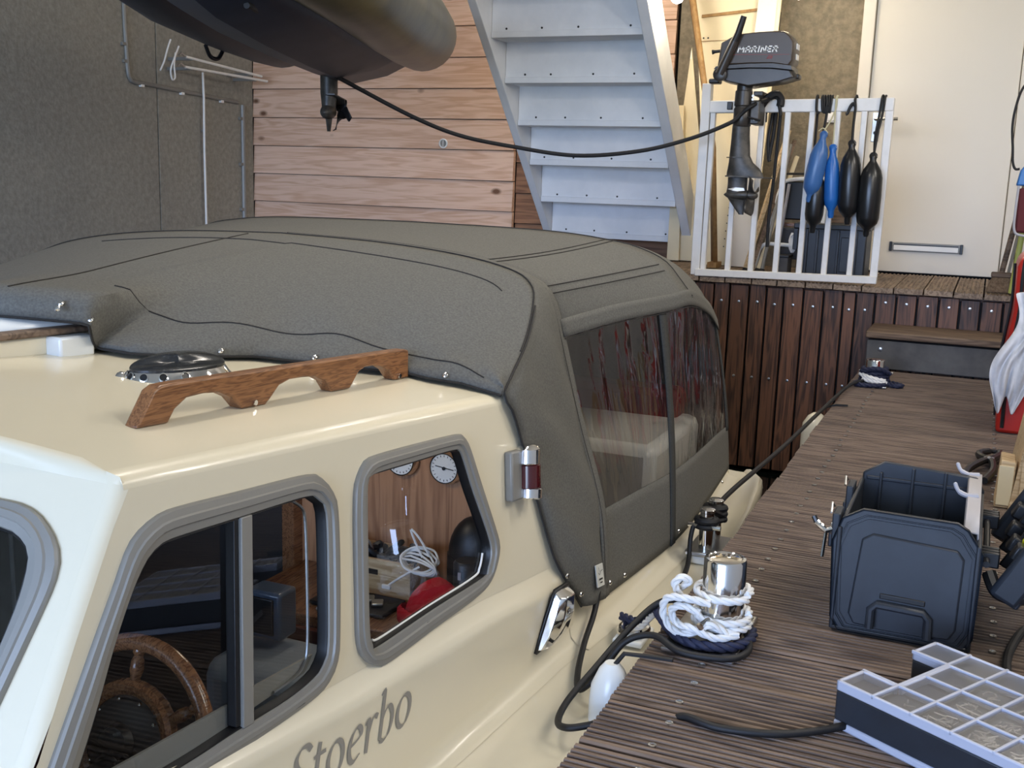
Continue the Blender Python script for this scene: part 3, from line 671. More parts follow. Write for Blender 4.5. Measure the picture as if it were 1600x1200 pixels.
for a in (-128, -104, -80, -56, -32, -8):
    a = math.radians(a); c = vpt(.965, a, .0095); n = (q @ V((math.cos(a) / .047, math.sin(a) / .080, 0))).normalized() + V((0, 0, .55))
    MB().lathe([(.0070, -.001), (.0070, .001), (.0052, .0016), (.0047, -.0006), (.0001, -.0008)], c, 16, n).build('vent_hole', M['chrome'], rv)
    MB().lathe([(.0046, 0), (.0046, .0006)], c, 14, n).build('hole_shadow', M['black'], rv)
MB().lathe([(.009, 0), (.010, .004), (.006, .010), (.002, .012)], vpt(1.05, math.radians(-108), .002), 16, (0, 0, 1)).build('lock_knob', M['chrome'], rv)

# sliding-hatch rail on the roof
sl_ = MB().prism([(-1.385, 1.05), (-1.345, 1.05), (-1.285, 1.36), (-1.325, 1.36)], lambda x, y, d: V((x, y, d)), .478, .509).build('hatch_rail', M['gel'], boat, bevel=.004)
MB().prism([(-1.39, 1.04), (-1.335, 1.04), (-1.275, 1.37), (-1.33, 1.37)], lambda x, y, d: V((x, y, d)), .5095, .520).build('teak_capping', M['stepw'], sl_, bevel=.003)
MB().prism([(-1.34, 1.225), (-1.282, 1.225), (-1.272, 1.285), (-1.33, 1.285)], lambda x, y, d: V((x, y, d)), .474, .508).build('end_block', M['gelw'], sl_, bevel=.004)
sh2 = MB()
hrow = []
for y in (1.02, 1.2, 1.6, 1.9): hrow.append([V((XC + .07 + .5 * (1 - 2 * k / 10) * .6 - .10 + .02 * 0, y, .524 + .012 * (1 - (1 - 2 * k / 10) ** 2))) for k in range(11)])
hx = []
for y in (1.02, 1.3, 1.62): hx.append([V((-1.36 + (y - 1.05) * .19 - .86 * k / 10, y, .5205 + .03 * (1 - (1 - 2 * k / 10) ** 2))) for k in range(11)])
sh2.loft(hx); sh2.build('sliding_hatch', M['gelw'], boat, solid=.01)

# port-side navigation light (red)
nb = MB(); nb.prism([(.376, .078), (.425, .074), (.43, .160), (.382, .164)], lambda a, b, d: SP(a, b, d), 0, .016)
nl = nb.build('navigation_light', M['alu'], boat, bevel=.004)
nc = SP(.432, .0, .014)
def nlx(v0, v1, r, m, nm):
    c0 = SP(.430, v0, .018); c1 = SP(.434, v1, .018)
    return MB().lathe([(r * .9, 0), (r, .002), (r, (c1 - c0).length - .002), (r * .9, (c1 - c0).length)], c0, 24, c1 - c0).build(nm, m, nl, smooth=40)
nlx(.072, .091, .022, M['chrome'], 'lower_housing'); nlx(.091, .133, .0212, M['redlens'], 'red_lens'); nlx(.133, .160, .022, M['chrome'], 'upper_housing')
for v in (.098, .104, .110): nlx(v, v + .002, .0222, M['redlens'], 'lens_ring')
MB().lathe([(.022, 0), (.015, .006), (.004, .008)], SP(.434, .160, .018), 24, UV_).build('cap', M['chrome'], nl)

# chrome clam-shell vent low on the side
LQ = lambda a, b, d: panelpt(a, b) + LN * d
rows = []
for t, hw, dp in ((0, .036, .002), (.02, .04, .018), (.25, .038, .030), (.6, .033, .032), (.9, .027, .026), (1, .024, .004)):
    b = -.128 + t * .108; a = .503 + t * .014
    rows.append([LQ(a - hw, b, .001), LQ(a - hw * .95, b, dp * .6), LQ(a - hw * .6, b, dp), LQ(a + hw * .5, b, dp), LQ(a + hw * .95, b, dp * .6), LQ(a + hw, b, .001)])
MB().loft(rows, False).add(rows[0], [tuple(range(6))]).add(rows[-1], [tuple(range(6))]).build('shell_vent', M['chrome'], boat, bevel=.002, smooth=40)
rows2 = [[p + LN * -.0 + (p - LQ(.51, -.075, 0)) * .10 for p in (r[0], r[-1])] for r in rows]
ring = [r[0] for r in rows2] + [r[1] for r in rows2[::-1]]
MB().add(ring, [tuple(range(len(ring)))]).build('vent_gasket', M['rubber'], boat, solid=.006)

# mooring bitts and fairlead on the side deck
bt = B('mooring_bitts', (-.545, 2.50, -.094), (.085, .15, .012), M['steel'], boat, .003); bt['label'] = 'twin chrome bitts on a square plate'
B('riser_block', (-.545, 2.50, -.109), (.075, .14, .022), M['gelw'], bt, .004)
for y in (2.468, 2.555): MB().lathe([(.0165, 0), (.0165, .09), (.019, .092), (.019, .098), (.015, .101)], (-.548, y, -.09), 20).build('post', M['chrome'], bt, smooth=40)
T('cross_bar', [(-.588, 2.45, -.03), (-.51, 2.45, -.03)], .006, M['chrome'], bt)
fl = T('fairlead', [V((-.562 + .024 * math.cos(2 * PI * k / 28), 1.945 + .034 * math.sin(2 * PI * k / 28), -.097)) for k in range(29)], .009, M['chrome'], boat, 10)
B('base_plate', (-.562, 1.945, -.110), (.06, .09, .012), M['gelw'], fl, .004)

# ------------------------------------------------------------------ cabin interior
it = MB(); it.span((-2.2, .5, -.56), (-.75, 1.82, -.50)); it.build('cabin_sole', M['darkw'], boat)
il = MB(); il.span((-2.12, .75, -.5), (-2.08, 1.8, .36)).span((-2.0, .62, -.5), (-.9, .66, -.08)).span((-2.1, 1.0, .405), (-.86, 1.62, .415)); il.build('dark_lining', M['dark'], boat)
B('dashboard', (-1.12, .86, -.12), (.55, .16, .06), M['dark'], boat, .01)
bh = MB().span((-1.24, 1.80, -.5), (-.79, 1.815, .37)); bulk = bh.build('bulkhead', M['ply'], boat, bevel=.001)
B('door_post', (-1.255, 1.79, -.05), (.03, .04, .86), M['varnish'], boat, .003)
MB().span((-2.1, 1.83, -.5), (-.74, 1.845, .42)).build('aft_lining', M['dark'], boat)
B('galley_counter', (-1.0, 1.68, -.033), (.47, .24, .022), M['varnish'], boat, .003)
B('counter_front', (-1.0, 1.556, -.175), (.47, .012, .26), M['darkw'], boat, .002)
def gauge(x, z, r, lab):
    g = MB().lathe([(r * .8, 0), (r * 1.12, .004), (r * 1.12, .012), (r, .020), (r * .93, .020), (r * .93, .016)], (x, 1.80, z), 32, (0, -1, 0)).build('gauge', M['chrome'], bulk, smooth=40); g['label'] = lab
    MB().lathe([(r * .93, 0), (r * .93, .001)], (x, 1.7832, z), 28, (0, -1, 0)).build('dial', M['white'], g)
    B('needle', (x + .001, 1.7812, z + .001), (r * 1.3, .001, .0016), M['black'], g, 0, Matrix.Rotation(.12, 3, 'Y'))
    tk = MB()
    for k in range(20):
        a = 2 * PI * k / 20; tk.box((x + r * .8 * math.cos(a), 1.7815, z + r * .8 * math.sin(a)), (r * .12, .0006, .0011), Matrix.Rotation(-a, 3, 'Y'))
    tag(tk.build('dial_ticks', M['black'], g, smooth=0), kind='stuff')
    MB().lathe([(.0035, 0), (.0035, .002)], (x, 1.7812, z), 10, (0, -1, 0)).build('hub', M['black'], g)
gauge(-.905, .222, .030, 'white-faced barometer, right of the pair'); gauge(-1.0, .225, .030, 'white-faced gauge, left of the pair')
# helm wheel
wq = Matrix.Rotation(math.radians(-18), 3, 'X'); wc = V((-.965, 1.0, .030))
W = lambda r, a, y=0: wc + wq @ V((r * math.cos(a), y, r * math.sin(a)))
hw_ = MB().tube([W(.128, 2 * PI * k / 48) for k in range(49)], .0115, 12, False).build('steering_wheel', M['varnish'], boat)
MB().tube([W(.07, 2 * PI * k / 36) for k in range(37)], .0115, 10, False).build('inner_ring', M['varnish'], hw_)
dq = [wc + wq @ V((0, y, 0)) for y in (-.016, .012)]
MB().lathe([(.058, 0), (.060, .002), (.060, .02), (.052, .026), (.026, .03), (.022, .042), (.01, .046)], wc + wq @ V((0, .014, 0)), 32, wq @ V((0, -1, 0))).build('hub_disc', M['rubber'], hw_, smooth=40)
for k in range(10): MB().lathe([(.003, 0), (.0025, .002), (.001, .003)], W(.0555, 2 * PI * k / 10, -.008), 8, wq @ V((0, -1, 0))).build('hub_stud', M['chrome'], hw_)
for k in range(6):
    a = PI / 2 + k * PI / 3 + .05
    MB().lathe([(.0075, 0), (.0065, .006), (.0095, .018), (.0085, .03), (.006, .036), (.0085, .04), (.007, .046)], W(.075, a), 12, W(1, a) - wc).build('spoke', M['varnish'], hw_, smooth=50)
MB().tube([wc + wq @ V((0, .02, 0)), wc + wq @ V((0, -.02, 0)) + V((0, -.1, -.05))], .02, 12).build('steering_column', M['rubber'], hw_)
# seat and boxes aft of the helm
B('helm_seat', (-1.03, 1.42, -.22), (.20, .16, .38), M['seat'], boat, .03)
B('seat_cushion', (-1.12, 1.28, -.36), (.34, .22, .08), M['dark'], boat, .02)
B('chart_plotter', (-1.055, 1.44, .032), (.07, .05, .085), M['screen'], boat, .006)
B('plotter_screen', (-1.06, 1.413, .032), (.055, .004, .065), M['black'], boat, .002)

# ------------------------------------------------------------------ canopy
cy_ = thing('canopy', None, None); cy_.parent = boat; cy_['label'] = 'grey canvas canopy over the cockpit with clear side windows'
half = lambda pts: [V(p) for p in pts]
def fullhoop(pts, n=64): return resample(cat(half(pts), 8) + [mir(p) for p in cat(half(pts), 8)[::-1][1:]], n)
Aseg_low = [(-.643, 2.0, -.064), (-.668, 2.025, .105), (-.730, 2.045, .281), (-.786, 2.05, .470)]
Atop = [(-.786, 2.05, .470), (-.803, 2.05, .52), (-.830, 2.05, .556), (-.90, 2.05, .583), (-1.012, 2.05, .605), (-1.197, 2.05, .621), (-1.45, 2.05, .628)]
Cre = [(-.722, 1.632, .409), (-.729, 1.68, .436), (-.752, 1.80, .480), (-.784, 1.91, .530), (-.812, 1.965, .562), (-.87, 2.0, .586), (-1.0, 2.02, .608), (-1.197, 2.03, .6235), (-1.45, 2.03, .6305)]
Ed = [(-.722, 1.630, .4085), (-.79, 1.617, .424), (-.846, 1.597, .431), (-.885, 1.598, .435), (-.93, 1.555, .443), (-.987, 1.524, .450), (-1.031, 1.495, .456), (-1.096, 1.461, .463), (-1.15, 1.366, .471), (-1.209, 1.30, .479), (-1.28, 1.298, .482)]
Ed2 = [(-1.262, 1.272, .500), (-1.258, 1.262, .526), (-1.30, 1.235, .531), (-1.36, 1.21, .5345), (-1.44, 1.195, .535)]
C_ = resample(cat(half(Cre), 8), 60); Cfull = C_ + [mir(p) for p in C_[::-1][1:]]
Ed3 = [(-1.50, 1.20, .522), (-1.60, 1.21, .500), (-1.75, 1.25, .487), (-1.95, 1.40, .466), (-2.10, 1.57, .432), (-2.178, 1.63, .4085)]
Efull = resample(half(Ed + Ed2), 68) + resample(half([Ed2[-1]] + Ed3), 52)[1:]
# match by fraction of X so seams run fore and aft
def byfrac(curve, n):
    return resample(curve, n)
rows = []; n = 119; SN = 26
def hatf(e): return max(0, min(1, (e.z - .486) / .035)) if e.x < -1.24 else 0
Etop = [e + V((0, .006, .014 + .028 * hatf(e))) for e in Efull]
def smoothrow(r, k):
    out = []
    for j in range(n):
        q = min(k, j, n - 1 - j); ws_ = [1 + q - abs(d) for d in range(-q, q + 1)]; tw = sum(ws_)
        out.append(sum((r[j + d] * w_ for d, w_ in zip(range(-q, q + 1), ws_)), V((0, 0, 0))) / tw)
    return out
Esm = smoothrow(Etop, 16)
for i in range(SN + 1):
    s = i / SN; r = []
    for j in range(n):
        c = Cfull[j]; e = Efull[j]; hat = hatf(e)
        if s < .94:
            t = s / .94; q = max(0, min(1, (t - .72) / .28)); q = q * q * (3 - 2 * q)
            p = c.lerp(Esm[j].lerp(Etop[j], q), t)
            p = p + V((0, 0, .010 * math.sin(PI * t) * (1 if p.x > -1.35 else .4)))
            wr = math.exp(-((t - .82) / .14) ** 2)
            p.z += wr * (.0045 * math.sin(30 * p.x + 16 * p.y) + .0018 * math.sin(70 * p.x - 26 * p.y)) * (1 - hat)
        else:
            t = (s - .94) / .06; p = Etop[j].lerp(e, t) + V((0, -.004 * math.sin(PI * t), 0))
        r.append(p)
    rows.append(r)
front = MB().loft(rows).build('front_panel', M['canvas'], cy_, smooth=60, solid=.003)
def edgepts(i): return rows[i]
# starboard wing between front crease and hoop sleeve
wedge = [(-.655, 1.885, -.045), (-.664, 1.80, .046), (-.673, 1.765, .098), (-.688, 1.73, .19), (-.702, 1.692, .291), (-.712, 1.650, .381), (-.722, 1.632, .409)]
wfront = cat(half(wedge + Cre[1:]), 6); wsleeve = cat(half(Aseg_low + Atop[1:]), 8)
nW = 70
def splitres(lower, upper, a, b): return resample(lower, a) + resample(upper, b)[1:]
wf = splitres(cat(half(wedge + Cre[1:4]), 6), cat(half(Cre[3:]), 6), 40, 30)
ws = splitres(cat(half(Aseg_low), 8), cat(half(Atop), 8), 40, 30)
for f, nm in ((lambda p: p, 'side_wing'), (mir, 'side_wing')):
    rr = []
    for i in range(9):
        t = i / 8; rr.append([f(a.lerp(b, t) + V((.012 * math.sin(PI * t) * min(1, (len(wf) - j) / 30), 0, .0)) + V((.004 * math.sin(j * .5 + i), 0, 0)) * (1 if 0 < i < 8 and j < 36 else 0)) for j, (a, b) in enumerate(zip(wf, ws))])
    if f((0, 0, 0))[0] == 0: wingrows = rr
    MB().loft(rr).build(nm, M['canvas'], cy_, smooth=60, solid=.003)
# hoop sleeve (doubled band)
for f in (lambda p: p, mir):
    sl2 = []
    for dx, dy in ((.002, -.022), (.005, -.016), (.0055, .008), (.0, .016)):
        sl2.append([f(p + V((dx * 1.2, dy, dx * .6))) for p in ws])
    MB().loft(sl2).build('hoop_sleeve', M['canvas'], cy_, smooth=60, solid=.002)
# roof between the hoops, and the stern hood
Btop = [(-.655, 2.62, .494), (-.690, 2.61, .54), (-.722, 2.60, .577), (-.78, 2.60, .603), (-.86, 2.60, .6205), (-1.05, 2.6, .637), (-1.45, 2.6, .642)]
Ctop = [(-.700, 3.105, .372), (-.716, 3.095, .405), (-.745, 3.05, .475), (-.79, 3.0, .525), (-.88, 2.96, .56), (-1.08, 2.94, .585), (-1.45, 2.94, .595)]
fa, fb, fc = (fullhoop(x, 81) for x in (Atop, Btop, Ctop))
def roofloft(p, q, sag, nm):
    rr = []
    for i in range(13):
        t = i / 12; rr.append([a.lerp(b, t) + V((0, 0, sag * math.sin(PI * t) * (1 if 6 < j < 74 else .2))) for j, (a, b) in enumerate(zip(p, q))])
    return MB().loft(rr).build(nm, M['canvas'], cy_, smooth=60, solid=.003), rr
roof_o, rrA = roofloft(fa, fb, -.006, 'roof_panel'); _, rrB = roofloft(fb, fc, .012, 'stern_hood')
stern = [[p, V((p.x * .98 + XC * .02, 3.23, p.z * .5 - .05)), V((max(min(p.x, -.66), -2.24), 3.25, -.10))] for p in fc]
MB().loft([[r[k] for r in stern] for k in range(3)]).build('stern_panel', M['canvas'], cy_, smooth=60, solid=.003)
# side walls
botc = cat(half([(-.643, 2.0, -.064), (-.634, 2.25, -.079), (-.628, 2.5, -.092), (-.634, 2.8, -.090), (-.655, 3.2, -.080)]), 10)
topc = cat(half([(-.786, 2.05, .478), (-.735, 2.25, .494), (-.685, 2.48, .498), (-.664, 2.62, .500), (-.685, 2.90, .445), (-.702, 3.10, .375)]), 10)
NB = 81; bl = resample(botc, NB); tl = resample(topc, NB)
def sidept(t, s, o=0):
    k = t * (NB - 1); i = min(int(k), NB - 2); f = k - i
    a = tl[i].lerp(tl[i + 1], f); b = bl[i].lerp(bl[i + 1], f); return a.lerp(b, s) + V((.010 * math.sin(PI * s) + o, 0, 0))
tz = .385
def patch(t0, t1, s0, s1, nt, ns, fnz=None, f=lambda p: p):
    return MB().loft([[f(sidept(t0 + (t1 - t0) * i / nt, s0 + (s1 - s0) * j / ns, fnz(i / nt, j / ns) if fnz else 0)) for i in range(nt + 1)] for j in range(ns + 1)])
def wr1(a, b):
    x = a * 9 + b * 2.2 + .7 * math.sin(b * 4 + a * 3); d = .0045 * math.sin(x * 2.6) + .003 * math.sin(x * 5.3 + 1.4 * math.sin(b * 5))
    return d * math.sin(PI * min(1, max(0, a))) * (1 - .75 * b) * math.sin(PI * min(1, b + .04))
def wr2(a, b):
    x = a * 8 - .4 * b; d = .004 * math.sin(x * 2.4) + .0035 * math.sin(x * 4.9 + b * 2)
    return d * math.sin(PI * a) * math.sin(PI * min(1, b * .9 + .1))
for f in (lambda p: p, mir):
    patch(.01, tz - .012, .0, .70, 90, 40, wr1, f).build('clear_window', M['vinyl'], cy_, smooth=180)
    patch(tz + .012, .985, .0, .70, 70, 40, wr2, f).build('clear_window', M['vinyl'], cy_, smooth=180)
    patch(.0, tz - .004, .695, 1.0, 20, 8, None, f).build('lower_panel', M['canvas'], cy_, smooth=60, solid=.003)
    patch(tz + .004, 1.0, .695, 1.0, 20, 8, None, f).build('lower_panel', M['canvas'], cy_, smooth=60, solid=.003)
    patch(tz - .016, tz + .014, .0, 1.0, 2, 30, lambda a, b: .003, f).build('zip_strip', M['canvasd'], cy_, smooth=60, solid=.003)
    patch(.965, 1.0, .0, .72, 2, 20, lambda a, b: .002, f).build('edge_strip', M['canvasd'], cy_, smooth=60, solid=.003)
    patch(.0, 1.0, -.02, .045, 60, 3, lambda a, b: .006, f).build('valance', M['canvas'], cy_, smooth=60, solid=.003)
# seams
def seam(pts, r=.0013): T('seam', pts, r, M['thread'], cy_, 5)
seam([p + V((0, -.004, .0022)) for p in C_[8:]] + [mir(p) + V((0, -.004, .0022)) for p in C_[:8:-1]])
seam([p + V((.001, .002, .004)) for p in ws[30:]]); seam([p + V((.0065, -.016, .003)) for p in ws[:60]], .0011); seam([p + V((.0065, .008, .003)) for p in ws[:60]], .0011)
seam([p + V((0, 0, .002)) for p in rrA[12]], .0018)
seam([rows[i][63] + V((0, 0, .0022)) for i in range(1, 25)])
seam([rows[4][j] + V((0, 0, .0022)) for j in range(22, 84)])
seam([rows[21][j] + V((0, 0, .0022)) for j in range(3, 56)])
for j, dz in ((12, 0), (13, 0)): seam([rrA[i][j] + V((.001, 0, .0022)) for i in range(0, 13)], .0011)
for j in (4, 5): seam([rrA[i][j] + V((.002, 0, .0015)) for i in range(0, 12)], .0011)
seam([sidept(k / 40, .05, .0075) for k in range(41)], .001)
seam([rows[SN][j] + V((0, -.003, .0015)) for j in range(0, n)], .0022)
seam([p + V((.003, -.001, 0)) for p in wf[:40]], .0022)
# snaps
def snap(p, nrm, r=.0052): MB().lathe([(r, 0), (r, .0015), (r * .7, .0035), (.0008, .0042)], p, 12, nrm).build('snap_fastener', M['chrome'], cy_)
for j in (7, 18, 23, 34, 52, 56): snap(rows[SN - 1][j] + V((.001, -.003, .002)), V((.2, -.6, .8)))
for x, y, z in ((-1.285, 1.23, .553), (-1.40, 1.20, .558)): snap(V((x, y - .004, z)), V((.1, -.8, .5)))
for p in ((-.66, 1.80, .046), (-.652, 1.86, -.01), (-.640, 2.0, -.032), (-.634, 2.08, -.042), (-.622, 2.47, -.059), (-.618, 2.7, -.068), (-.626, 2.95, -.056)): snap(V(p) + V((.006, 0, 0)), V((1, -.2, .1)))
# sewn-in label
wg = wingrows; jl = min(range(4, 40), key=lambda j: abs(wg[5][j].z - .004)); lo0 = wg[5][jl]
ly = (wg[7][jl] - wg[3][jl]).normalized(); lz = (wg[5][jl + 3] - wg[5][jl - 3]).normalized(); ln_ = ly.cross(lz).normalized()
if ln_.x < 0: ln_ = -ln_
lf = lambda a, b, d=.0068: lo0 + ly * a + lz * b + ln_ * d
lb = MB(); lb.prism([(-.018, -.024), (.018, -.024), (.018, .027), (-.018, .027)], lambda a, b, d: lf(a, b, d), .003, .0055)
tg = lb.build('sewn_label', M['label'], cy_, smooth=0); tg['label'] = 'small white sewn-in label'
mb = MB(); stroke(mb, [(-.012, .010), (-.006, .004), (.002, .012), (.012, .014)], lambda t: .0014, lf); stroke(mb, [(-.008, .022), (-.006, .012)], lambda t: .0012, lf)
stroke(mb, [(-.010, -.006), (.008, -.006)], lambda t: .004, lf); stroke(mb, [(-.006, -.014), (.006, -.014)], lambda t: .003, lf); mb.build('label_print', M['thread'], cy_, smooth=0)
# cockpit inside
ck = MB(); ck.span((-2.25, 1.85, -.56), (-.66, 3.3, -.5)); ck.build('cockpit_sole', M['dark'], boat)
B('cockpit_bench', (-1.45, 2.95, -.22), (1.4, .5, .60), M['gelw'], boat, .03)
B('red_reflection_pad', (-1.45, 3.15, .11), (1.3, .12, .10), M['darkred'], boat, .02)  # added dark red pad, imitates reddish reflections in the clear windows
B('cockpit_side', (-2.2, 2.5, -.3), (.04, 1.2, .5), M['gelw'], boat, .01)
B('cockpit_side', (-.70, 2.5, -.32), (.03, 1.2, .40), M['gelw'], boat, .01)
# ================================================================== ON THE JETTY
# big chrome bollard with its ropes
bo = thing('bollard', 'chrome bollard wound with white and navy rope at the jetty edge', 'bollard')
B('base_plate', (-.372, 1.765, .004), (.122, .205, .008), M['steel'], bo, .002, Matrix.Rotation(.0, 3, 'Z'))
bc = V((-.352, 1.75, 0))
MB().lathe([(.036, .006), (.036, .146), (.034, .150), (.029, .151), (.027, .1495), (.015, .1515), (.001, .152)], bc, 40, capa=False).build('post', M['chrome'], bo, smooth=40)
T('cross_pin', [bc + V((-.020, -.074, .050)), bc + V((.016, .062, .052))], .0065, M['chrome'], bo, 12)
for x, y in ((-.422, 1.675), (-.324, 1.675), (-.324, 1.855), (-.422, 1.855)): MB().lathe([(.008, .008), (.008, .010), (.003, .0105)], (x, y, 0), 10).build('bolt_head', M['steel'], bo)
def loop(r, a0, a1, z0, z1, n=14, c=bc): return [c + V((r * math.cos(a0 + (a1 - a0) * k / n), r * math.sin(a0 + (a1 - a0) * k / n), z0 + (z1 - z0) * k / n)) for k in range(n + 1)]
rw = thing('white_mooring_rope', 'thick white twisted rope wound in figure eights round the near chrome bollard', 'rope')
rope('turn', loop(.045, -.3, 2 * PI - .3, .095, .088, 20), .0066, M['ropew'], rw, dens=90)
rope('turn', loop(.045, 0, 2 * PI, .056, .048, 20), .0066, M['ropew'], rw, dens=90)
rope('turn', loop(.046, .6, 2 * PI + .6, .042, .036, 20), .0066, M['ropew'], rw, dens=90)
pn = bc + V((-.055, -.040, .055))
rope('eye', [pn + V((.045, -.012, .028)), pn + V((.01, -.02, .034)), pn + V((-.028, -.012, .026)), pn + V((-.036, -.005, -.004)), pn + V((-.014, -.016, -.028)), pn + V((.022, -.024, -.022)), pn + V((.05, -.02, -.004)), pn + V((.075, -.006, -.02))], .0066, M['ropew'], rw, dens=70)
rope('eye', [pn + V((.03, -.018, .012)), pn + V((.0, -.02, .02)), pn + V((-.02, -.012, .006)), pn + V((-.008, -.016, -.014)), pn + V((.02, -.03, -.012)), pn + V((.06, -.022, -.025)), pn + V((.092, .002, -.022))], .0066, M['ropew'], rw, dens=60)
rope('tail', [pn + V((-.012, .012, .024)), pn + V((-.022, .006, .045)), pn + V((-.012, .008, .058)), pn + V((.0, .02, .05)), pn + V((-.02, .03, .03))], .0066, M['ropew'], rw, dens=40)
rope('line', [(-.565, 1.945, -.086), (-.54, 1.915, -.076), (-.505, 1.87, -.028), (-.47, 1.80, .012), (-.43, 1.735, .018), (-.39, 1.706, .024)], .0062, M['ropew'], rw, dens=60)
rn = thing('navy_mooring_rope', 'thick navy twisted rope from the boat fairlead round the foot of the near bollard', 'rope')
rope('line', [(-.60, 1.985, -.092), (-.57, 1.955, -.083), (-.545, 1.935, -.072), (-.50, 1.86, -.012), (-.462, 1.76, .020), (-.42, 1.70, .017), (-.375, 1.678, .017), (-.325, 1.695, .016), (-.300, 1.74, .016), (-.31, 1.79, .016), (-.36, 1.81, .016)], .0088, M['ropen'], rn, dens=150)
# black shore cable
tag(T('shore_cable', cat([(-.645, 1.97, -.02), (-.640, 1.93, -.07), (-.628, 1.84, -.10), (-.600, 1.73, -.108), (-.570, 1.66, -.1), (-.535, 1.66, -.06), (-.50, 1.68, -.005), (-.45, 1.68, .017), (-.40, 1.65, .012), (-.35, 1.648, .012), (-.31, 1.665, .012), (-.295, 1.71, .012), (-.31, 1.76, .02)], 10), .0058, M['blackr'], n=12), 'black cable rising from under the canopy corner and circling the near bollard foot', 'cable')
tag(T('shore_cable', cat([(-.395, 1.80, .045), (-.43, 1.775, .050), (-.475, 1.79, .03), (-.51, 1.74, -.005), (-.545, 1.66, -.055), (-.565, 1.585, -.085), (-.557, 1.52, -.09), (-.53, 1.49, -.08), (-.495, 1.497, -.07), (-.462, 1.495, -.052), (-.41, 1.478, -.04), (-.36, 1.462, -.015), (-.335, 1.452, .004), (-.28, 1.436, .0068), (-.20, 1.455, .0085), (-.13, 1.51, .0085), (-.08, 1.58, .0085), (-.02, 1.68, .0085), (.05, 1.76, .0085), (.13, 1.79, .0085), (.3, 1.8, .0085)], 10), .0058, M['blackr'], n=12), 'black cable looping down past the jetty edge and along the front planks', 'cable')
tag(T('loose_cable', cat([(.30, 1.95, .0085), (.22, 2.0, .0085), (.145, 2.06, .0085), (.105, 1.93, .0085), (.10, 1.80, .0085), (.13, 1.70, .0085)], 8), .0075, M['blackr'], n=10), 'short black cable lying on the planks right of the toolbox', 'cable')
# dark mooring line from bitts to far bollard
ml = thing('dark_mooring_line', 'thin black rope from the twin chrome bitts to the far bollard', 'rope')
T('line', cat([(-.548, 2.555, -.012), (-.535, 2.72, .0), (-.50, 3.2, .005), (-.47, 3.8, .012), (-.44, 4.3, .018), (-.40, 4.45, .02)], 8), .0065, M['blackr'], ml, 8)
for y, z in ((2.468, -.02), (2.468, -.034), (2.555, -.012), (2.555, -.026), (2.555, -.04)):
    T('turn', loop(.024, 0, 2 * PI, z, z + .003, 18, V((-.548, y, 0))), .0075, M['blackr'], ml, 8)
T('turn', cat([(-.57, 2.46, -.03), (-.55, 2.50, -.006), (-.525, 2.55, -.03)], 6), .0075, M['blackr'], ml, 8); T('turn', cat([(-.525, 2.46, -.03), (-.548, 2.50, -.01), (-.572, 2.56, -.03)], 6), .0075, M['blackr'], ml, 8)
T('hanging_end', cat([(-.575, 2.45, -.03), (-.577, 2.435, -.06), (-.574, 2.42, -.10), (-.565, 2.36, -.114), (-.555, 2.25, -.114)], 6), .006, M['blackr'], ml, 8)
# far bollard
fbq = V((-.365, 4.50, 0))
fb_ = thing('far_bollard', 'small chrome bollard wrapped in dark rope in front of the step', 'bollard')
MB().lathe([(.036, 0), (.036, .098), (.034, .101), (.001, .102)], fbq, 32, capa=False).build('post', M['chrome'], fb_, smooth=40)
T('cross_pin', [fbq + V((-.06, 0, .05)), fbq + V((.07, 0, .05))], .006, M['chrome'], fb_, 10); B('base_plate', fbq + V((0, 0, .003)), (.11, .16, .006), M['steel'], fb_, .002)
fr_ = thing('coiled_dark_rope', 'dark navy rope with a white section coiled round the far bollard', 'rope')
for z, r in ((.014, .052), (.030, .050), (.046, .047), (.060, .045)): rope('turn', loop(r, z * 40, 2 * PI + z * 40, z, z + .008, 18, fbq), .0095, M['ropen'], fr_, dens=50)
rope('turn', loop(.058, 3.6, 5.6, .045, .022, 10, fbq), .0095, M['ropew'], fr_, dens=40); rope('turn', loop(.060, 4.0, 5.7, .028, .012, 10, fbq), .0095, M['ropew'], fr_, dens=40)
rope('turn', [fbq + V((.06, -.02, .05)), fbq + V((.02, -.055, .072)), fbq + V((-.04, -.045, .06)), fbq + V((-.05, .0, .04))], .0095, M['ropen'], fr_, dens=40)
rope('tail', [fbq + V((.055, -.03, .012)), fbq + V((.085, -.05, .010)), fbq + V((.11, -.03, .010)), fbq + V((.08, 0, .010)), fbq + V((.04, .02, .01))], .0095, M['ropen'], fr_, dens=50)
rope('tail', [fbq + V((-.05, -.03, .012)), fbq + V((-.065, -.08, .010)), fbq + V((-.03, -.10, .010)), fbq + V((.03, -.08, .010)), fbq + V((.05, -.05, .01))], .0095, M['ropen'], fr_, dens=60)
# fenders between the boat and the jetty
def cylfender(name, c, r, z0, z1, m, label):
    t = thing(name, label, 'fender'); h = z1 - z0
    MB().lathe([(.012, 0), (r * .6, .012), (r * .93, .04), (r, .07), (r, h - .07), (r * .93, h - .04), (r * .6, h - .012), (.012, h)], (c[0], c[1], z0), 24).build('body', m, t, smooth=50)
    T('lanyard', [(c[0], c[1], z1 - .01), (c[0] + .02, c[1], z1 + .02), (-.44, c[1], .006), (-.40, c[1], .008)], .004, M['blackr'], t, 6); return t
cylfender('white_fender', (-.472 - .03, 1.62), .036, -.42, -.018, M['gelw'], 'pale fender squeezed between the boat side and the near jetty edge')
cylfender('cream_fender', (-.505, 3.95), .05, -.5, -.03, M['gel'], 'cream fender hanging off the jetty edge beyond the stern of the boat')

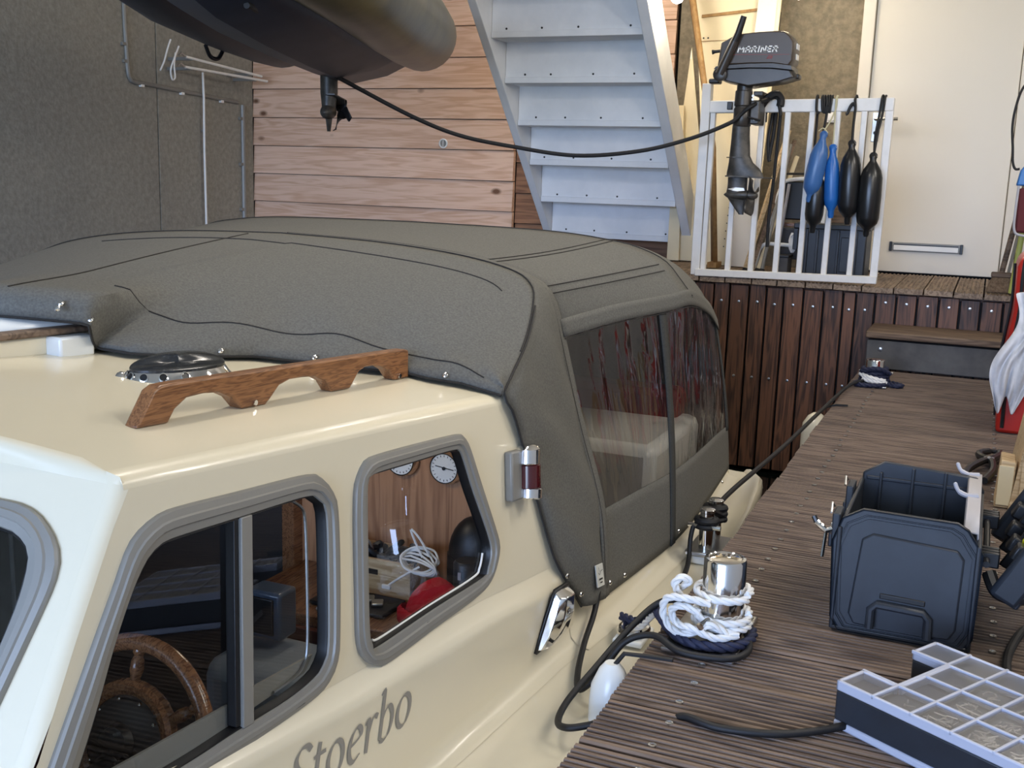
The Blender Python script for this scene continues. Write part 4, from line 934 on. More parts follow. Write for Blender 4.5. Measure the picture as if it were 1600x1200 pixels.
# open toolbox ------------------------------------------------------
tb = thing('open_toolbox', 'open navy-black plastic toolbox with a carry handle on its front end', 'toolbox')
x0, x1, yF, yB, H = -.188, .040, 1.885, 2.25, .222
oct_ = [(-.174, .004), (.030, .004), (.044, .03), (.046, .178), (.020, .216), (.002, .226), (-.150, .228), (-.184, .208), (-.198, .165), (-.190, .028)]
fx = lambda a, b, d: V((a, d + b * .03 - .01 * 0, b))
MB().prism(oct_, fx, yF, yF + .010).build('front_end', M['navyp'], tb, bevel=.004)
ins = lambda k: [(-.076 + (a + .076) * k, .112 + (b - .112) * k) for a, b in oct_]
def frame(ka, kb, d0, d1, nm, par, m=M['navyp']):
    a, b = ins(ka), ins(kb); mb = MB()
    mb.loft([[fx(p[0], p[1], d) for p in q] for q, d in ((a, d0), (a, d1), (b, d1), (b, d0))], True); return mb.build(nm, m, par, bevel=.002)
frame(1.0, .92, yF - .004, yF + .004, 'front_rim', tb); frame(.90, .86, yF - .003, yF + .004, 'front_ridge', tb)
pan_ = [(a * 1, b) for a, b in ins(.74)]
MB().prism([(-.160, .040), (-.150, .022), (-.118, .020), (-.118, .052), (-.112, .060), (-.04, .060), (-.032, .052), (-.032, .020), (.006, .022), (.016, .040), (.018, .165), (.006, .180), (-.13, .188), (-.148, .176)], fx, yF - .005, yF + .002).build('raised_panel', M['navyp'], tb, bevel=.004)
hd = T('carry_handle', [fx(a, b, yF - .010) for a, b in ((-.122, .022), (-.122, .056), (-.113, .066), (-.038, .064), (-.029, .054), (-.028, .020))], .0075, M['navyp'], tb, 10)
MB().prism([(-.110, .076), (-.036, .074), (-.036, .084), (-.110, .086)], fx, yF - .0075, yF - .004).build('grip_recess', M['black'], tb, bevel=.002)
# walls
MB().span((x0 - .002, yF, .004), (x0 + .006, yB, H - .03)).build('side_wall', M['navyp'], tb, bevel=.003); MB().span((x1 - .006, yF, .004), (x1 + .002, yB, H - .03)).build('side_wall', M['navyp'], tb, bevel=.003)
bk = [(-.186, .004), (.038, .004), (.042, .195), (.028, .222), (-.145, .232), (-.186, .205)]
MB().prism(bk, lambda a, b, d: V((a, d, b)), yB - .008, yB).build('back_end', M['navyp'], tb, bevel=.004)
for x in (-.15, -.09, -.03): MB().span((x - .003, yB - .015, .02), (x + .003, yB - .008, .225 if x > -.14 else .21)).build('rib', M['navyp'], tb, bevel=.002)
MB().span((-.178, yB - .012, .192), (.034, yB - .006, .2)).build('rib', M['navyp'], tb, bevel=.002)
MB().span((x0, yF, .004), (x1, yB, .012)).build('bottom', M['black'], tb, bevel=.002)
for y in (1.96, 2.16):
    l_ = MB().box((x0 - .010, y, .176), (.014, .055, .05)).box((x0 - .018, y, .150), (.008, .04, .03)).build('latch', M['navyp'], tb, bevel=.003)
    T('latch_wire', [(x0 - .02, y - .022, .20), (x0 - .022, y, .212), (x0 - .02, y + .022, .20)], .0022, M['steel'], l_, 6)
# light grey strip with two hooks along the right wall
gs = thing('grey_hook_strip', 'pale grey plastic strip with two hooks lying on the right rim of the open toolbox', 'strip')
MB().loft([[V((.012, y, z)), V((.014, y, z + .003)), V((.034, y, z + .001)), V((.036, y, z - .03))] for y, z in ((1.93, .200), (2.05, .206), (2.16, .212), (2.28, .218))]).build('strip', M['greyp'], gs, solid=.004)
for y, z in ((2.13, .214), (2.27, .220)): T('hook', cat([(.03, y, z), (.012, y - .004, z), (-.004, y, z + .006), (-.012, y + .006, z + .02)], 5), [.006] * 5 + [.005] * 5 + [.004] * 5 + [.002], M['greyp'], gs, 8)
# bits and driver by the left rim
sk = thing('small_socket_key', 'small chrome T-handled key hanging on the left rim of the open toolbox', 'key')
T('shaft', [(-.214, 1.935, .165), (-.216, 1.925, .12)], .003, M['chrome'], sk, 8); T('head', [(-.232, 1.94, .178), (-.214, 1.935, .166), (-.20, 1.94, .172)], .006, M['chrome'], sk, 10); T('tip', [(-.232, 1.94, .178), (-.238, 1.942, .188)], .005, M['black'], sk, 8)
MB().box((-.203, 1.94, .171), (.008, .012, .022)).build('lug', M['chrome'], sk, bevel=.002)
# open lid with its organiser, hinged on the right side
ld = thing('toolbox_lid', 'open dark lid with clips and a yellow level leaning right of the toolbox', 'lid')
tilt = Matrix.Rotation(math.radians(28), 3, 'Y')
lo_ = V((.062, 2.08, .12)); Lp = lambda x, y, z: lo_ + tilt @ V((x, y, z))
def lbox(nm, c, d, m, par=ld, bv=.004): return MB().box(Lp(*c), d, tilt).build(nm, m, par, bevel=bv)
lbox('shell', (.05, .02, .13), (.016, .36, .29), M['navyp']); lbox('front_rim', (.03, -.155, .13), (.05, .018, .29), M['navyp'], bv=.008); lbox('back_rim', (.03, .195, .13), (.05, .018, .29), M['navyp'], bv=.008); lbox('top_rim', (.03, .02, .27), (.05, .36, .018), M['navyp'], bv=.008)
for y, z in ((-.08, .20), (.0, .20), (.09, .21), (.04, .12)): lbox('lid_catch', (.022, y, z), (.03, .05, .035), M['screen'])
for y, z in ((-.11, .06), (-.03, .05), (.06, .05), (.13, .07), (-.04, .14)): lbox('tray_clip', (.018, y, z), (.03, .03, .03), M['black'])
lbox('divider', (.03, -.02, .10), (.03, .006, .2), M['black']); lbox('divider', (.03, .08, .10), (.03, .006, .2), M['black'])
lbox('yellow_level', (.02, -.07, .09), (.014, .02, .045), M['yelb'])
T('hinge_rod', [(.052, 1.93, .15), (.052, 2.24, .15)], .006, M['black'], ld, 10)
for y in (1.96, 2.2):
    for k in range(3): MB().box((.056, y + k * .016, .150), (.034, .009, .028)).build('hinge_knuckle', M['black'], ld, bevel=.003)
T('strap', cat([(.058, 1.95, .13), (.075, 1.93, .105), (.11, 1.93, .10), (.16, 1.94, .12)], 6), .012, M['black'], ld, 8)
# pincers
pc = thing('pincers', 'pair of black pincers lying on the planks behind the toolbox', 'pincers')
for q in (-1, 1):
    T('jaw', cat([(.064 + q * .004, 3.30, .02), (.060 + q * .020, 3.335, .02), (.066 + q * .026, 3.38, .02), (.078 + q * .014, 3.415, .02), (.086 + q * .002, 3.42, .02)], 5), [.011] * 10 + [.010] * 6 + [.007] * 5, M['black'], pc, 8)
    T('grip', cat([(.064 - q * .004, 3.30, .02), (.058 - q * .016, 3.26, .02), (.044 - q * .030, 3.18, .016), (.028 - q * .026, 3.08, .012)], 5), [.010] * 16, M['black'], pc, 8)
MB().lathe([(.014, 0), (.014, .012), (.006, .014)], (.064, 3.30, .016), 14).build('pivot', M['steel'], pc)

# compartment organiser ---------------------------------------------
og = thing('compartment_organiser', 'black compartment case with a clear lid full of small screws and hooks', 'organiser')
Ao = V((-.136, 1.529, 0)); Uo = V((.033 + .012 + .112, 0, 0))
Ux = V((.124, .214, 0)).normalized(); Uy = V((.165, -.139, 0)); Uy = (Uy - Ux * Uy.dot(Ux)).normalized()
la, lb_ = .247, .30
O = lambda a, b, z: Ao + Ux * a + Uy * b + V((0, 0, z))
ca, cb = la / 4, .216 / 4 
outl = [(0, 0), (ca, 0), (ca, cb * .95), (3 * ca, cb * .95), (3 * ca, 0), (la, 0), (la, lb_), (0, lb_)]
nrow = 5; cb = lb_ / nrow
outl = [(0, 0), (ca, 0), (ca, cb), (3 * ca, cb), (3 * ca, 0), (la, 0), (la, lb_), (0, lb_)]
inset = lambda k: [(a + (k if a < la * .3 or abs(a - 3 * ca) < .01 and False else 0), b) for a, b in outl]
MB().prism(outl, O, .012, .060).build('case_body', M['navyp'], og, bevel=.004)
MB().prism(outl, O, .0, .0125).build('base_lid', M['clearp'], og, bevel=.003)
lid = MB()
rimw = .006
for i in range(len(outl)):
    a, b = V((*outl[i], 0)), V((*outl[(i + 1) % len(outl)], 0)); c = (a + b) / 2; d_ = (b - a); L_ = d_.length
    lid.prism([(a.x, a.y), (b.x, b.y), (b.x + rimw * -d_.y / L_ , b.y + rimw * d_.x / L_), (a.x + rimw * -d_.y / L_, a.y + rimw * d_.x / L_)], O, .058, .0735)
lid.build('lid_rim', M['clearp'], og, bevel=.002)
fr2 = MB()
for k in range(1, nrow): fr2.prism([(0, k * cb - .0022), (la, k * cb - .0022), (la, k * cb + .0022), (0, k * cb + .0022)], O, .068, .0745)
for k in range(1, 4): fr2.prism([(k * ca - .0022, cb if k == 2 else 0), (k * ca + .0022, cb if k == 2 else 0), (k * ca + .0022, lb_), (k * ca - .0022, lb_)], O, .0685, .0742)
fr2.build('lid_ribs', M['clearp'], og, bevel=.001)
random.seed(3)
for i in range(4):
    for j in range(nrow):
        if j == 0 and i in (1, 2): continue
        a0, a1, b0, b1 = i * ca + .004, (i + 1) * ca - .004, j * cb + .004, (j + 1) * cb - .004
        MB().prism([(a0, b0), (a1, b0), (a1, b1), (a0, b1)], O, .0705, .0715).build('lid_pane', M['smoke'], og, smooth=0)
        MB().prism([(a0, b0), (a1, b0), (a1, b1), (a0, b1)], O, .060, .0608).build('compartment_floor', M['compf'], og, smooth=0)
        n_ = {(0, 3): 40, (1, 3): 16, (2, 2): 10, (1, 2): 14, (0, 2): 26, (2, 3): 20, (0, 4): 34, (1, 4): 24, (3, 3): 14, (2, 4): 14, (0, 1): 3, (3, 0): 2}.get((i, j), 0)
        if n_:
            mb = MB()
            for k in range(n_):
                cx = (a0 + a1) / 2 + random.gauss(0, .009); cyy = (b0 + b1) / 2 + random.gauss(0, .008); an = random.uniform(0, PI); l_ = random.uniform(.004, .009)
                cx = min(max(cx, a0 + .008), a1 - .008); cyy = min(max(cyy, b0 + .008), b1 - .008); zz = .0615 + random.uniform(0, .007)
                mb.tube([O(cx - l_ * math.cos(an), cyy - l_ * math.sin(an), zz), O(cx + l_ * math.cos(an), cyy + l_ * math.sin(an), zz + .001)], .0012, 5)
            tag(mb.build('small_fixings', M['bare'], og), kind='stuff')
for a in (.05, .12, .19):
    MB().prism([(a, lb_ - .001), (a + .022, lb_ - .001), (a + .022, lb_ + .006), (a, lb_ + .006)], O, .045, .066).build('lid_clip', M['greyp'], og, bevel=.002)
    MB().prism([(a - .006, lb_ - .001), (a, lb_ - .001), (a, lb_ + .008), (a - .006, lb_ + .008)], O, .05, .066).build('hinge_lug', M['black'], og, bevel=.001)
T('hinge_rod', [O(.0, lb_ + .006, .022), O(la, lb_ + .006, .022)], .004, M['steel'], og, 8)
for a in (.06, .16): T('hinge_sleeve', [O(a, lb_ + .006, .022), O(a + .022, lb_ + .006, .022)], .0055, M['white'], og, 8)

# right edge: leaning panel, block, red case, cloth, broom ---------------
t = thing('leaning_board', 'pale wooden board standing on edge at the right, behind the open lid', 'board')
MB().add([V((.110, 2.86, .0)), V((.128, 2.86, 0)), V((.182, 2.86, .42)), V((.164, 2.86, .42)), V((.120, 3.35, .0)), V((.138, 3.35, 0)), V((.192, 3.35, .42)), V((.174, 3.35, .42))], [(0, 1, 2, 3), (4, 7, 6, 5), (0, 4, 5, 1), (3, 2, 6, 7), (0, 3, 7, 4), (1, 5, 6, 2)]).build('sheet', M['paleply'], t, bevel=.001)
MB().span((.13, 2.852, .0), (.5, 2.868, .40)).build('face', M['paleply'], t, bevel=.002)
t = thing('wood_block', 'small pale wooden block on the planks against the leaning board', 'block')
MB().prism([(.078, .0), (.118, .0), (.118, .118), (.084, .122)], lambda a, b, d: V((a, d, b)), 2.87, 2.97).build('block', M['paleply'], t, bevel=.003); B('end_face', (.098, 2.868, .058), (.034, .004, .10), M['creamp'], t, .001)
rc = thing('red_case', 'red upright case with a black trim line standing at the right edge of the jetty', 'case')
MB().prism([(.082, 0), (.46, 0), (.46, .58), (.12, .58), (.100, .568), (.092, .54), (.096, .40), (.076, .20)], lambda a, b, d: V((a, d, b)), 3.80, 4.12).build('body', M['red'], rc, bevel=.012)
T('trim_line', cat([(.112, 3.796, .565), (.110, 3.792, .5), (.112, 3.792, .40), (.098, 3.792, .22), (.10, 3.792, .02)], 6), .006, M['black'], rc, 8)
T('trim_line', cat([(.088, 4.0, .54), (.090, 4.0, .40), (.073, 4.0, .2), (.079, 4.0, .02)], 6), .005, M['black'], rc, 8)
MB().lathe([(.03, 0), (.03, .02), (.02, .024)], (.24, 3.95, .58), 20).build('cap', M['black'], rc)
cl = []
for i in range(18):
    s = i / 17; y = 3.765 - .03 * math.sin(3 * s) ; row = []
    z = .46 - .36 * s
    for j in range(22):
        q = j / 21; xe = .062 + .028 * math.sin(2.3 * s * PI) + .03 * (1 - s) * (1 - s) + .02 * s * math.sin(4 * s)
        xr = .30 - .17 * s; x = xe + (xr - xe) * q
        row.append(V((x, y + .012 * math.sin(q * 19 + s * 6) + .008 * math.sin(q * 33 - s * 9) - .012 * math.sin(PI * q), z + .05 * q * (1 - s) - .03 * math.sin(q * 9) * s)))
    cl.append(row)
tag(MB().loft(cl).build('rag', M['cloth'], smooth=180, solid=.003, sub=1), 'crumpled pale grey cloth draped over the side of the red case', 'cloth')
# behind the gate and along the right --------------------------------------------------
br = thing('broom', 'brown bristle broom standing on the back deck at the foot of the door frame', 'broom')
MB().loft([[V((x + dx, y, z)) for x in (.0,) for dx, y in ((-w_, 5.33 - t_), (w_, 5.33 - t_), (w_, 5.33 + t_), (-w_, 5.33 + t_))] for z, w_, t_, in ((.332, .062, .03), (.36, .055, .026), (.395, .042, .02), (.40, .038, .018))], True, True, True)
mb = MB(); mb.loft([[V((.066 + s * w_, 5.33 + q * t_, z)) for s, q in ((-1, -1), (1, -1), (1, 1), (-1, 1))] for z, w_, t_ in ((.331, .058, .030), (.36, .050, .027), (.398, .036, .02))], True, True, True)
mb.build('bristles', M['straw'], br, bevel=.004)
MB().box((.066, 5.33, .408), (.085, .045, .024)).build('head', M['stepw'], br, bevel=.006); T('handle', [(.066, 5.33, .415), (.135, 5.36, .90)], .012, M['stepw'], br, 10)
t = thing('yellow_green_pole', 'yellow-green pole standing between the broom and the right edge', 'pole'); T('shaft', [(.112, 5.27, .335), (.134, 5.25, .68)], .012, M['yel'], t, 12); T('collar', [(.134, 5.25, .68), (.1365, 5.248, .72)], .015, M['black'], t, 12); T('upper_shaft', [(.1365, 5.248, .72), (.150, 5.235, .95)], .008, M['steel'], t, 10)
t = thing('dark_stick', 'thin grey stick leaning beside the broom handle', 'stick'); T('shaft', [(.086, 5.42, .335), (.16, 5.45, .95)], .007, M['alu'], t, 8); T('ferrule', [(.086, 5.42, .335), (.089, 5.421, .36)], .009, M['rubber'], t, 8)
t = thing('blue_box', 'blue tool case hanging at the right edge above the broom', 'case')
MB().prism([(.078, .80), (.24, .80), (.24, .885), (.108, .89), (.088, .862)], lambda a, b, d: V((a, d, b)), 4.94, 5.08).build('body', M['bluem'], t, bevel=.006); B('lower_tray', (.165, 5.0, .70), (.15, .12, .18), M['darkred'], t, .01); T('rim', cat([(.088, 4.935, .80), (.086, 4.935, .70), (.09, 4.935, .62), (.12, 4.935, .60), (.2, 4.935, .60)], 6), .005, M['greyp'], t, 8)
MB().span((.235, 4.9, .45), (.26, 5.1, .98)).build('bracket', M['steel'], t, bevel=.003)
tag(T('black_lead', cat([(.15, 5.0, 1.245), (.09, 5.0, 1.225), (.058, 5.0, 1.18), (.042, 5.0, 1.10), (.040, 5.0, 1.03), (.050, 5.0, .95), (.056, 5.0, .895), (.068, 5.0, .868), (.085, 5.0, .868)], 8), .005, M['blackr'], n=8), 'thin black lead looping down to the blue case at the right edge', 'cable')
# ================================================================== BACK DECK
gt = thing('white_gate', 'white slatted gate panel standing on the front edge of the back deck', 'gate')
gy = 5.232
def gbox(nm, xa, xb, za, zb, ya=-.014, yb=.014, dx=0, m=M['gatew']):
    mb = MB(); mb.loft([[V((xa, gy + ya, za)), V((xb, gy + ya, za)), V((xb, gy + yb, za)), V((xa, gy + yb, za))], [V((xa + dx, gy + ya, zb)), V((xb + dx, gy + ya, zb)), V((xb + dx, gy + yb, zb)), V((xa + dx, gy + yb, zb))]], True, True, True)
    return mb.build(nm, m, gt, bevel=.003)
gbox('gate_post', -1.321, -1.278, .331, 1.234, -.02, .03, .003)
gbox('stile', -1.276, -1.252, .352, 1.115, dx=.004); gbox('stile', -.486, -.452, .372, 1.125, dx=.004)
for x in (-1.145, -1.034, -.917, -.807, -.693, -.578): gbox('baluster', x - .012, x + .013, .35, 1.115, dx=.006)
tr_ = MB().add([V((-1.279, gy - .018, 1.098)), V((-.448, gy - .018, 1.111)), V((-.448, gy + .018, 1.111)), V((-1.279, gy + .018, 1.098)), V((-1.279, gy - .018, 1.155)), V((-.448, gy - .018, 1.170)), V((-.448, gy + .018, 1.170)), V((-1.279, gy + .018, 1.155))], [(0, 1, 2, 3), (4, 7, 6, 5), (0, 4, 5, 1), (1, 5, 6, 2), (2, 6, 7, 3), (3, 7, 4, 0)]).build('top_rail', M['gatew'], gt, bevel=.005)
MB().add([V((-1.296, gy - .034, .327)), V((-.452, gy - .034, .342)), V((-.452, gy + .012, .342)), V((-1.296, gy + .012, .327)), V((-1.296, gy - .034, .36)), V((-.452, gy - .034, .376)), V((-.452, gy + .012, .376)), V((-1.296, gy + .012, .36))], [(0, 1, 2, 3), (4, 7, 6, 5), (0, 4, 5, 1), (1, 5, 6, 2), (2, 6, 7, 3), (3, 7, 4, 0)]).build('bottom_rail', M['gatew'], gt, bevel=.003)

# outboard motor clamped on the gate -------------------------------------------------
om = thing('outboard_motor', 'dark grey outboard motor with white lettering clamped on the white gate', 'outboard motor')
oy = 5.10
def section(poly, hw, edge, m, nm, par=om, y=oy, bevel=.0):
    """side silhouette given depth, with sides that pull in towards the outline"""
    c = V((sum(p[0] for p in poly) / len(poly), 0, sum(p[1] for p in poly) / len(poly))); mb = MB(); rows = []
    for d, k in ((-hw, 1 - edge), (-hw * .8, 1 - edge * .35), (-hw * .4, 1), (hw * .4, 1), (hw * .8, 1 - edge * .35), (hw, 1 - edge)):
        rows.append([V((c.x + (p[0] - c.x) * k, y + d, c.z + (p[1] - c.z) * k)) for p in poly])
    mb.loft(rows, True, True, True); return mb.build(nm, m, par, bevel=bevel, smooth=40)
cw = section([(-1.211, 1.29), (-1.200, 1.395), (-1.152, 1.420), (-1.108, 1.433), (-1.03, 1.439), (-.966, 1.441), (-.909, 1.438), (-.884, 1.415), (-.870, 1.393), (-.868, 1.31), (-.884, 1.288), (-.955, 1.299), (-1.062, 1.299), (-1.142, 1.296)], .085, .05, M['cowl'], 'cowling', bevel=.004)
section([(-1.222, 1.278), (-1.213, 1.290), (-1.142, 1.296), (-1.062, 1.300), (-.955, 1.301), (-.873, 1.290), (-.868, 1.272), (-.955, 1.282), (-1.062, 1.284), (-1.16, 1.28)], .092, .02, M['engine'], 'cowl_band')
section([(-1.222, 1.28), (-1.16, 1.282), (-1.062, 1.286), (-.955, 1.284), (-.866, 1.274), (-.848, 1.242), (-.914, 1.222), (-1.02, 1.208), (-1.062, 1.202), (-1.166, 1.223), (-1.2, 1.237)], .078, .10, M['engine'], 'lower_pan', bevel=.003)
rl = B('recoil_handle', (-.955, oy - .01, 1.443), (.045, .03, .008), M['black'], om, .002)
T('recoil_cord', [(-.956, oy, 1.446), (-.954, oy + .002, 1.53)], .0016, M['blackr'], rl, 5)
B('front_latch', (-1.23, oy, 1.232), (.05, .06, .022), M['black'], om, .006); T('choke_knob', [(-1.20, oy - .02, 1.366), (-1.235, oy - .02, 1.362), (-1.248, oy - .02, 1.360)], [.007, .007, .011], M['black'], om, 10)
MB().box((-.868, oy - .01, 1.248), (.045, .07, .022)).build('rear_latch', M['black'], om, bevel=.005)
for z0_, z1_ in ((1.365, 1.39), (1.32, 1.345)): MB().span((-.872, oy - .03, z0_), (-.8645, oy + .03, z1_)).build('rear_badge', M['white'], cw, bevel=.001)
# tiller
tl_ = MB().tube([(-1.188, oy - .10, 1.256), (-1.128, oy - .112, 1.396)], [.021, .018], 14).build('tiller_arm', M['engine'], om)
MB().tube([(-1.128, oy - .112, 1.396), (-1.114, oy - .115, 1.428), (-1.093, oy - .118, 1.50)], [.017, .0165, .0145], 14).build('tiller_grip', M['rubber'], tl_)
MB().lathe([(.030, 0), (.030, .02), (.022, .024)], (-1.188, oy - .085, 1.254), 24, (0, -1, 0)).build('tiller_pivot', M['engine'], om, smooth=40)
# lettering
def ltr(strokes, x, z, w_, h, sw, m, par, y):
    mb = MB(); sk_ = .22
    for st_ in strokes:
        pts = [(x + w_ * a + sk_ * h * b, z + h * b) for a, b in st_]
        for p, q in zip(pts, pts[1:]):
            d = V((q[0] - p[0], 0, q[1] - p[1])); L_ = d.length; d.normalize(); nn = V((-d.z, 0, d.x)) * sw / 2; e = d * sw * .45
            a_, b_ = V((p[0], y, p[1])) - e, V((q[0], y, q[1])) + e
            mb.add([a_ + nn, b_ + nn, b_ - nn, a_ - nn], [(0, 1, 2, 3)])
    return mb.build('letter', m, par, smooth=0)
AA = [[(0, 0), (0, 1), (1, 1), (1, 0)], [(0, .42), (1, .42)]]
GL = {'M': [[(0, 0), (0, 1), (.5, .35), (1, 1), (1, 0)]], 'A': AA, 'R': [[(0, 0), (0, 1), (1, 1), (1, .5), (0, .5)], [(.55, .5), (1, 0)]], 'I': [[(.5, 0), (.5, 1)]], 'N': [[(0, 0), (0, 1), (1, 0), (1, 1)]], 'E': [[(1, 1), (0, 1), (0, 0), (1, 0)], [(0, .5), (.85, .5)]]}
xx = -1.116
for ch, w_ in (('M', .024), ('A', .0175), ('R', .0175), ('I', .004), ('N', .0175), ('E', .0145), ('R', .0175)):
    ltr(GL[ch], xx, 1.3515, w_, .0225, .0056, M['white'], cw, oy - .0862); xx += w_ + .0098
mb = MB(); mb.add([V((-1.16, oy - .0853, 1.3415)), V((-.888, oy - .0853, 1.3385)), V((-.888, oy - .0853, 1.3370)), V((-1.16, oy - .0853, 1.340))], [(0, 1, 2, 3)]); mb.build('red_stripe', M['redp'], cw, smooth=0)
ltr([[(0, 0), (.3, 1), (1, .8), (.9, 0), (0, 0)], [(.2, .5), (.9, .5)]], -.985, 1.322, .022, .012, .0025, M['redp'], cw, oy - .0858)
for z in (1.405, 1.318): MB().add([V((-1.16, oy - .0845, z)), V((-.895, oy - .0845, z)), V((-.895, oy - .0845, z - .004)), V((-1.16, oy - .0845, z - .004))], [(0, 1, 2, 3)]).build('grey_stripe', M['alu'], cw, smooth=0)
# swivel tube and clamp
MB().lathe([(.026, .05), (.026, .085), (.035, .09), (.036, .14)], (-1.092, oy, 1.09), 20).build('neck', M['engine'], om, smooth=40)
MB().lathe([(.037, 0), (.041, .006), (.041, .08), (.037, .085), (.037, .09), (.041, .095), (.039, .158), (.030, .166)], (-1.094, oy, 1.030), 24).build('swivel_tube', M['engine'], om, smooth=40)
ck_ = MB().span((-1.055, oy - .03, 1.04), (-1.012, oy + .10, 1.145)).build('clamp_bracket', M['engined'], om, bevel=.006)
MB().span((-1.055, gy + .02, 1.06), (-1.012, gy + .035, 1.19)).span((-1.055, oy + .02, 1.17), (-1.012, gy + .035, 1.19)).build('clamp_jaw', M['engined'], ck_, bevel=.004)
for z in (1.15, 1.165): MB().lathe([(.006, 0), (.006, .004)], (-1.045, oy - .031, z), 10, (0, -1, 0)).build('bolt', M['bare'], ck_)
T('clamp_screw', [(-1.03, oy - .05, 1.062), (-1.03, oy - .02, 1.062)], .006, M['bare'], ck_, 8); T('clamp_handle', [(-1.0, oy - .055, 1.055), (-1.06, oy - .055, 1.07)], .005, M['black'], ck_, 8)
B('side_lever', (-1.150, oy - .02, 1.122), (.024, .02, .035), M['black'], om, .003)
# leg: lofted foil sections
def foil(z, xa, xb, t_, n=16):
    out = []
    for k in range(n):
        a = 2 * PI * k / n; c_ = math.cos(a); out.append(V(((xa + xb) / 2 + (xb - xa) / 2 * c_, oy + t_ * math.sin(a) * (1 - .25 * c_), z)))
    return out
MB().loft([foil(1.035, -1.136, -1.056, .034), foil(.99, -1.138, -1.054, .032), foil(.95, -1.139, -1.050, .030), foil(.90, -1.142, -1.046, .028), foil(.87, -1.143, -1.030, .026), foil(.845, -1.146, -1.0, .026), foil(.825, -1.149, -.985, .026), foil(.806, -1.15, -.978, .024)], True, True, True).build('leg_housing', M['engined'], om, smooth=50)
MB().prism([(-1.156, 0), (-1.120, -.03), (-1.075, -.03), (-1.075, .03), (-1.120, .03)], lambda a, b, d: V((a, oy + b, d)), .889, .894).build('splash_plate', M['engined'], om, bevel=.001)
MB().prism([(-1.155, -.005), (-1.13, -.04), (-.97, -.05), (-.935, -.01), (-.935, .01), (-.97, .05), (-1.13, .04), (-1.155, .005)], lambda a, b, d: V((a, oy + b, d - (a + 1.05) * .02)), .801, .8075).build('cavitation_plate', M['engined'], om, bevel=.001)
MB().loft([foil(.802, -1.142, -1.050, .022), foil(.775, -1.141, -1.050, .020), foil(.752, -1.142, -1.050, .020), foil(.735, -1.145, -1.046, .021), foil(.715, -1.144, -1.048, .016), foil(.69, -1.125, -1.055, .008), foil(.66, -1.102, -1.056, .006), foil(.632, -1.080, -1.058, .005)], True, True, True).build('gear_case', M['engined'], om, smooth=50)
MB().lathe([(.002, -.108), (.012, -.095), (.021, -.07), (.024, -.03), (.023, 0), (.021, .005)], (-1.048, oy, .722), 20, (1, 0, 0)).build('gear_torpedo', M['engined'], om, smooth=50)
MB().add([V((-1.135, oy - .0215, .748)), V((-1.10, oy - .0225, .756)), V((-1.06, oy - .0215, .754)), V((-1.056, oy - .0220, .742)), V((-1.09, oy - .0245, .738)), V((-1.115, oy - .0245, .742))], [(0, 1, 2, 3, 4, 5)]).build('paint_wear', M['bare'], om, smooth=0)
def prop(hub, ax, r, m, par, nb=3, ph=.6):
    ax = V(ax).normalized(); s1 = ax.cross(V((0, 1, 0))).normalized() if abs(ax.y) < .9 else V((1, 0, 0)); s2 = ax.cross(s1)
    p_ = MB().lathe([(.014, 0), (.020, .004), (.019, .03), (.010, .045), (.002, .048)], hub, 16, ax).build('propeller', m, par, smooth=50)
    for k in range(nb):
        a0 = ph + 2 * PI * k / nb; rows = []
        for q in range(7):
            t_ = q / 6; rr = .016 + (r - .016) * t_; wd_ = .36 + .35 * math.sin(PI * min(1, t_ * .8 + .12)); row = []
            if q == 6: wd_ = .22
            for j in range(6):
                a = a0 + wd_ * (j / 5 - .5) * 2 * .75 * (1 if q < 6 else 1); row.append(V(hub) + (s1 * math.cos(a) + s2 * math.sin(a)) * rr + ax * (.018 + .035 * (j / 5 - .5) * (1 - .2 * t_)))
            rows.append(row)
        MB().loft(rows).build('blade', m, p_, smooth=60, solid=.003)
    return p_
prop((-1.045, oy, .722), (1, 0, -.03), .096, M['engined'], om)

# ropes hung on the gate -----------------------------------------------------------
tag(T('long_black_rope', cat([(-2.042, 2.7, 1.236), (-2.083, 2.8, 1.24), (-2.419, 3.4, 1.245), (-2.717, 4.0, 1.232), (-2.649, 4.3, 1.139), (-2.464, 4.5, 1.022), (-2.308, 4.65, .953), (-2.111, 4.8, .913), (-1.824, 4.9, .88), (-1.533, 4.97, .909), (-1.307, 5.02, .972), (-1.135, 5.045, 1.045), (-1.09, 5.05, 1.085), (-1.04, 5.06, 1.125), (-.985, 5.19, 1.165), (-.965, 5.205, 1.176)], 8), .0095, M['blackr'], n=10), 'long black rope sagging from the hung dinghy across the stairs to the outboard motor', 'rope')
t = thing('black_rope_bundle', 'black rope ends knotted over the gate rail right behind the outboard motor', 'rope')
T('knot', cat([(-1.03, 5.185, 1.125), (-1.0, 5.18, 1.165), (-.965, 5.19, 1.183), (-.945, 5.205, 1.16), (-.945, 5.20, 1.13)], 6), .018, M['blackr'], t, 10)
T('strand', cat([(-.955, 5.20, 1.16), (-.945, 5.195, 1.12), (-.938, 5.195, 1.088)], 6), .008, M['blackr'], t, 8)
T('strand', cat([(-.972, 5.24, 1.175), (-.972, 5.262, 1.12), (-.978, 5.262, 1.0), (-.99, 5.262, .90), (-.985, 5.262, .88)], 6), .009, M['blackr'], t, 8)
T('strand', cat([(-.985, 5.24, 1.17), (-.988, 5.262, 1.1), (-.999, 5.262, .98), (-.992, 5.262, .89)], 6), .008, M['blackr'], t, 8)
T('strand', cat([(-.955, 5.24, 1.175), (-.952, 5.262, 1.1), (-.956, 5.262, .95), (-.962, 5.265, .78), (-.972, 5.27, .62), (-.97, 5.27, .48)], 6), .008, M['blackr'], t, 8)
